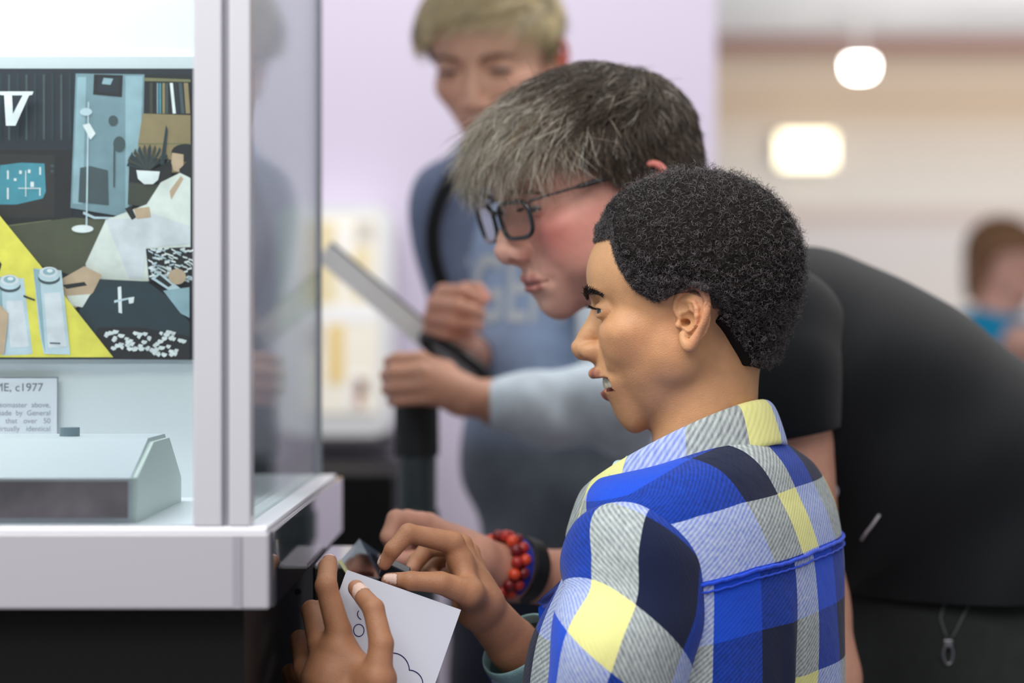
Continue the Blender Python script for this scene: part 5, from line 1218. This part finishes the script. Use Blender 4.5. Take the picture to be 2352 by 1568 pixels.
decal('REGEN', .112, 1112, 735, mat('faded_white_print', (206, 216, 224), .8), 'printed_lettering', swt, bsw, 2.86, 1.0, sx_=.52)
M_jean = cloth_mat('dark_jeans', (34, 38, 54), noise=.15)
trousers(p3_, (hip3[0], hip3[1], .86), L3, F3, .02, M_jean, zz(1225, 3.0), .112, .10)
for sgn in (-1, 1): shoe(p3_, np.array([*hip3[:2], 0]) + L3 * .075 * sgn, F3, mat('shoe_dark', (40, 40, 46), .6))
# backpack
c = np.array(P(1240, 700, 3.19)); e = empty('backpack', c, 'black backpack on the back of the blond boy, its strap over his shoulder', 'backpack')
Mb = cloth_mat('pack_black', (18, 20, 26))
G = Grid((-.2, -.15, -.25), (.2, .15, .25), .007); G.u(s_ell((0, 0, 0), (.12, .06, .19), rot_axes(L3, F3, (0, 0, 1)))); V, F = G.mesh(1); mesh_obj('bag', V + (F3 * -.03), F, Mb, e)
for pts in ([(1085, 372, 3.0), (1062, 380, 2.93), (1030, 420, 2.865), (1004, 480, 2.85), (994, 540, 2.85), (1000, 600, 2.855), (1015, 650, 2.86), (1050, 740, 2.87), (1090, 820, 2.88), (1125, 880, 2.9)], [(1270, 380, 3.0), (1300, 400, 2.9), (1330, 500, 2.85), (1345, 650, 2.86), (1350, 800, 2.88)]):
    A = catmull(np.array([P(*p) for p in pts]), 40) - c; mb = MB(); mb.tube(list(A), .0095, 10); mb.build('shoulder_strap', Mb, e, True)

# post with tilted panel held by boy 3
D = 2.655
c = np.array([xr(957, D), D, 0])
e = empty('viewing_post', c, 'black round post with sleeve and tilted pale panel, held by the blond boy', 'stand')
Mp = mat('post_black', (52, 64, 68), .42, coat=.2)
def ptz(py): return zz(py, D)
def px2m(w_): return w_ * D / FPX
mb = MB(); r1, r2 = px2m(43), px2m(52)
mb.tube([(0, 0, .02), (0, 0, ptz(1040))], r1, 40); mb.build('tube', Mp, e); autosmooth(e.children[-1])
mb = MB(); mb.tube([(0, 0, ptz(1046)), (0, 0, ptz(1040)), (0, 0, ptz(930)), (0, 0, ptz(822)), (0, 0, ptz(818))], [r2 - .001, r2, r2 * .98, r2 * .80, r2 * .78], 40); mb.build('grip', mat('grip_rubber', (26, 32, 33), .6), e); autosmooth(e.children[-1])
mb = MB(); mb.tube([(0, 0, ptz(1240)), (0, 0, ptz(1176)), (0, 0, ptz(1170))], [r2, r2, r2 - .001], 40); mb.build('collar', Mp, e); autosmooth(e.children[-1])
mb = MB(); mb.tube([(0, 0, 0), (0, 0, .015), (0, 0, .02)], [.14, .14, .12], 40); mb.build('base_plate', Mp, e); autosmooth(e.children[-1])
def bar(name, a, b, half_up, y0, y1, m, e, c):
    a, b = np.array(a), np.array(b); d = nrm(b - a); n = np.array([-d[2], 0, d[0]]); n = n if n[2] > 0 else -n; V = []
    for y in (y0, y1):
        for p, s_ in ((a, 1), (b, 1), (b, -1), (a, -1)): V.append(p + n * half_up * s_ + np.array([0, y, 0]) - c)
    MB().add(V, [(0, 1, 2, 3), (7, 6, 5, 4), (0, 4, 5, 1), (1, 5, 6, 2), (2, 6, 7, 3), (3, 7, 4, 0)]).build(name, m, e)
D3 = 2.74
bar('pale_panel', P(742, 577, D3), P(985, 782, D3), .0125, -.0, .05, mat('panel_pale', (236, 238, 236), .5), e, c)
a_, b_ = P(742, 577, D3), P(985, 782, D3); dd = nrm(b_ - a_); nn = np.array([-dd[2], 0, dd[0]]); nn = nn if nn[2] > 0 else -nn
bar('panel_edge', a_ + nn * .0135, b_ + nn * .0135, .0012, -.001, .05, mat('edge_dark', (90, 90, 84), .5), e, c)
# oval black frame with pale disc, tilted
A = []; cdc = P(1052, 832, 2.72); u1 = nrm(P(1135, 896, 2.72) - P(968, 772, 2.72)); u2 = nrm(np.cross(u1, (0, 1, 0)) * .35 + np.array([0, -1, 0])); 
mb = MB(); mb.tube([cdc - c + u1 * .047 * math.cos(t) + u2 * .03 * math.sin(t) for t in np.linspace(0, 6.2832, 41)[:-1]], .0068, 10, closed=True); mb.build('frame_ring', mat('ring_black', (20, 22, 22), .4), e, True)
V = [cdc - c] + [cdc - c + u1 * .045 * math.cos(t) + u2 * .028 * math.sin(t) for t in np.linspace(0, 6.2832, 41)[:-1]]; mesh_obj('disc', V, [(0, 1 + i, 1 + (i + 1) % 40) for i in range(40)], mat('pale_disc', (190, 192, 190), .3), e, False)
solidify(e.children[-1], .003, 0)

# =================================================================== woman/girl far away
BG = Head((.55, -.83, 0), 12, 0, 1.0, (2374, 668), 5.6, dict(skin=(226, 176, 158), lip=(190, 110, 104), smile=.2, open=0, zmap=[(-20, -20), (20, 20)],
    hairline=[(0, 5.4), (40, 4.4), (60, 2.8), (74, -3), (90, -9), (180, -11)], ear_gap=0.1))
nk = P(2290, 735, 5.62) + np.array([0, .03, 0]); Vh, Qh, Ch = build_head_mesh(BG, nk, h=.35)
hb = P(2262, 742, 5.66); X0 = hb[0]
arms = [(np.array([X0 + .15, 5.63, hb[2] - .06]), .045), (np.array([X0 + .24, 5.5, hb[2] - .26]), .04), (P(2335, 800, 5.4), .035), (P(2345, 780, 5.35), .04)]
st = body_stub([[(nk, .045), (hb - (0, 0, .12), .09), (np.array([X0, 5.66, .95]), .12), (np.array([X0, 5.66, .8]), .12)], arms, [(np.array([X0 - .15, 5.66, hb[2] - .06]), .045), (np.array([X0 - .2, 5.6, hb[2] - .3]), .04), (np.array([X0 - .1, 5.45, hb[2] - .35]), .03)]], .012)
V, F, C = person_mesh([(BG.w(Vh), Qh, Ch), (st[0], st[1], (226, 178, 160))])
pg_ = person_root(V, F, C, skin_mat('skin_fair'), (X0, 5.66, 0), 'blurred person with long brown hair and bright blue top in the far hall')
V, F = hair_shell(BG, lambda V, g: np.where(g > .1, 1.0 + .5 * np.clip(-V[..., 2] / 6, 0, 1), -.3), .35); adopt_mesh(mesh_obj('hair', BG.w(V), F, mat('hair_brown', (132, 96, 66), .7, noise=.3, nscale=200), None, True), pg_)
rows = [[hb + np.array([0, 0, dz]), np.array([0, d_, 0]), np.array([w_, 0, 0])] for dz, d_, w_ in ((.03, .05, .06), (0, .08, .13), (-.05, .11, .19), (-.2, .12, .17), (-.45, .13, .16), (-.5, .13, .16))]
top_, _v, _f = torso_loft(rows, 'blue_top', cloth_mat('cyan_cloth', (20, 150, 196)), pg_, .002)
trousers(pg_, (X0, 5.66, .82), np.array([1., 0, 0]), np.array([0, -1., 0]), .02, M_jean, 1.0, .15, .13)
for sgn in (-1, 1): shoe(pg_, np.array([X0 + .075 * sgn, 5.66, 0]), (0, -1, 0), mat('shoe_dark', (40, 40, 46), .6))
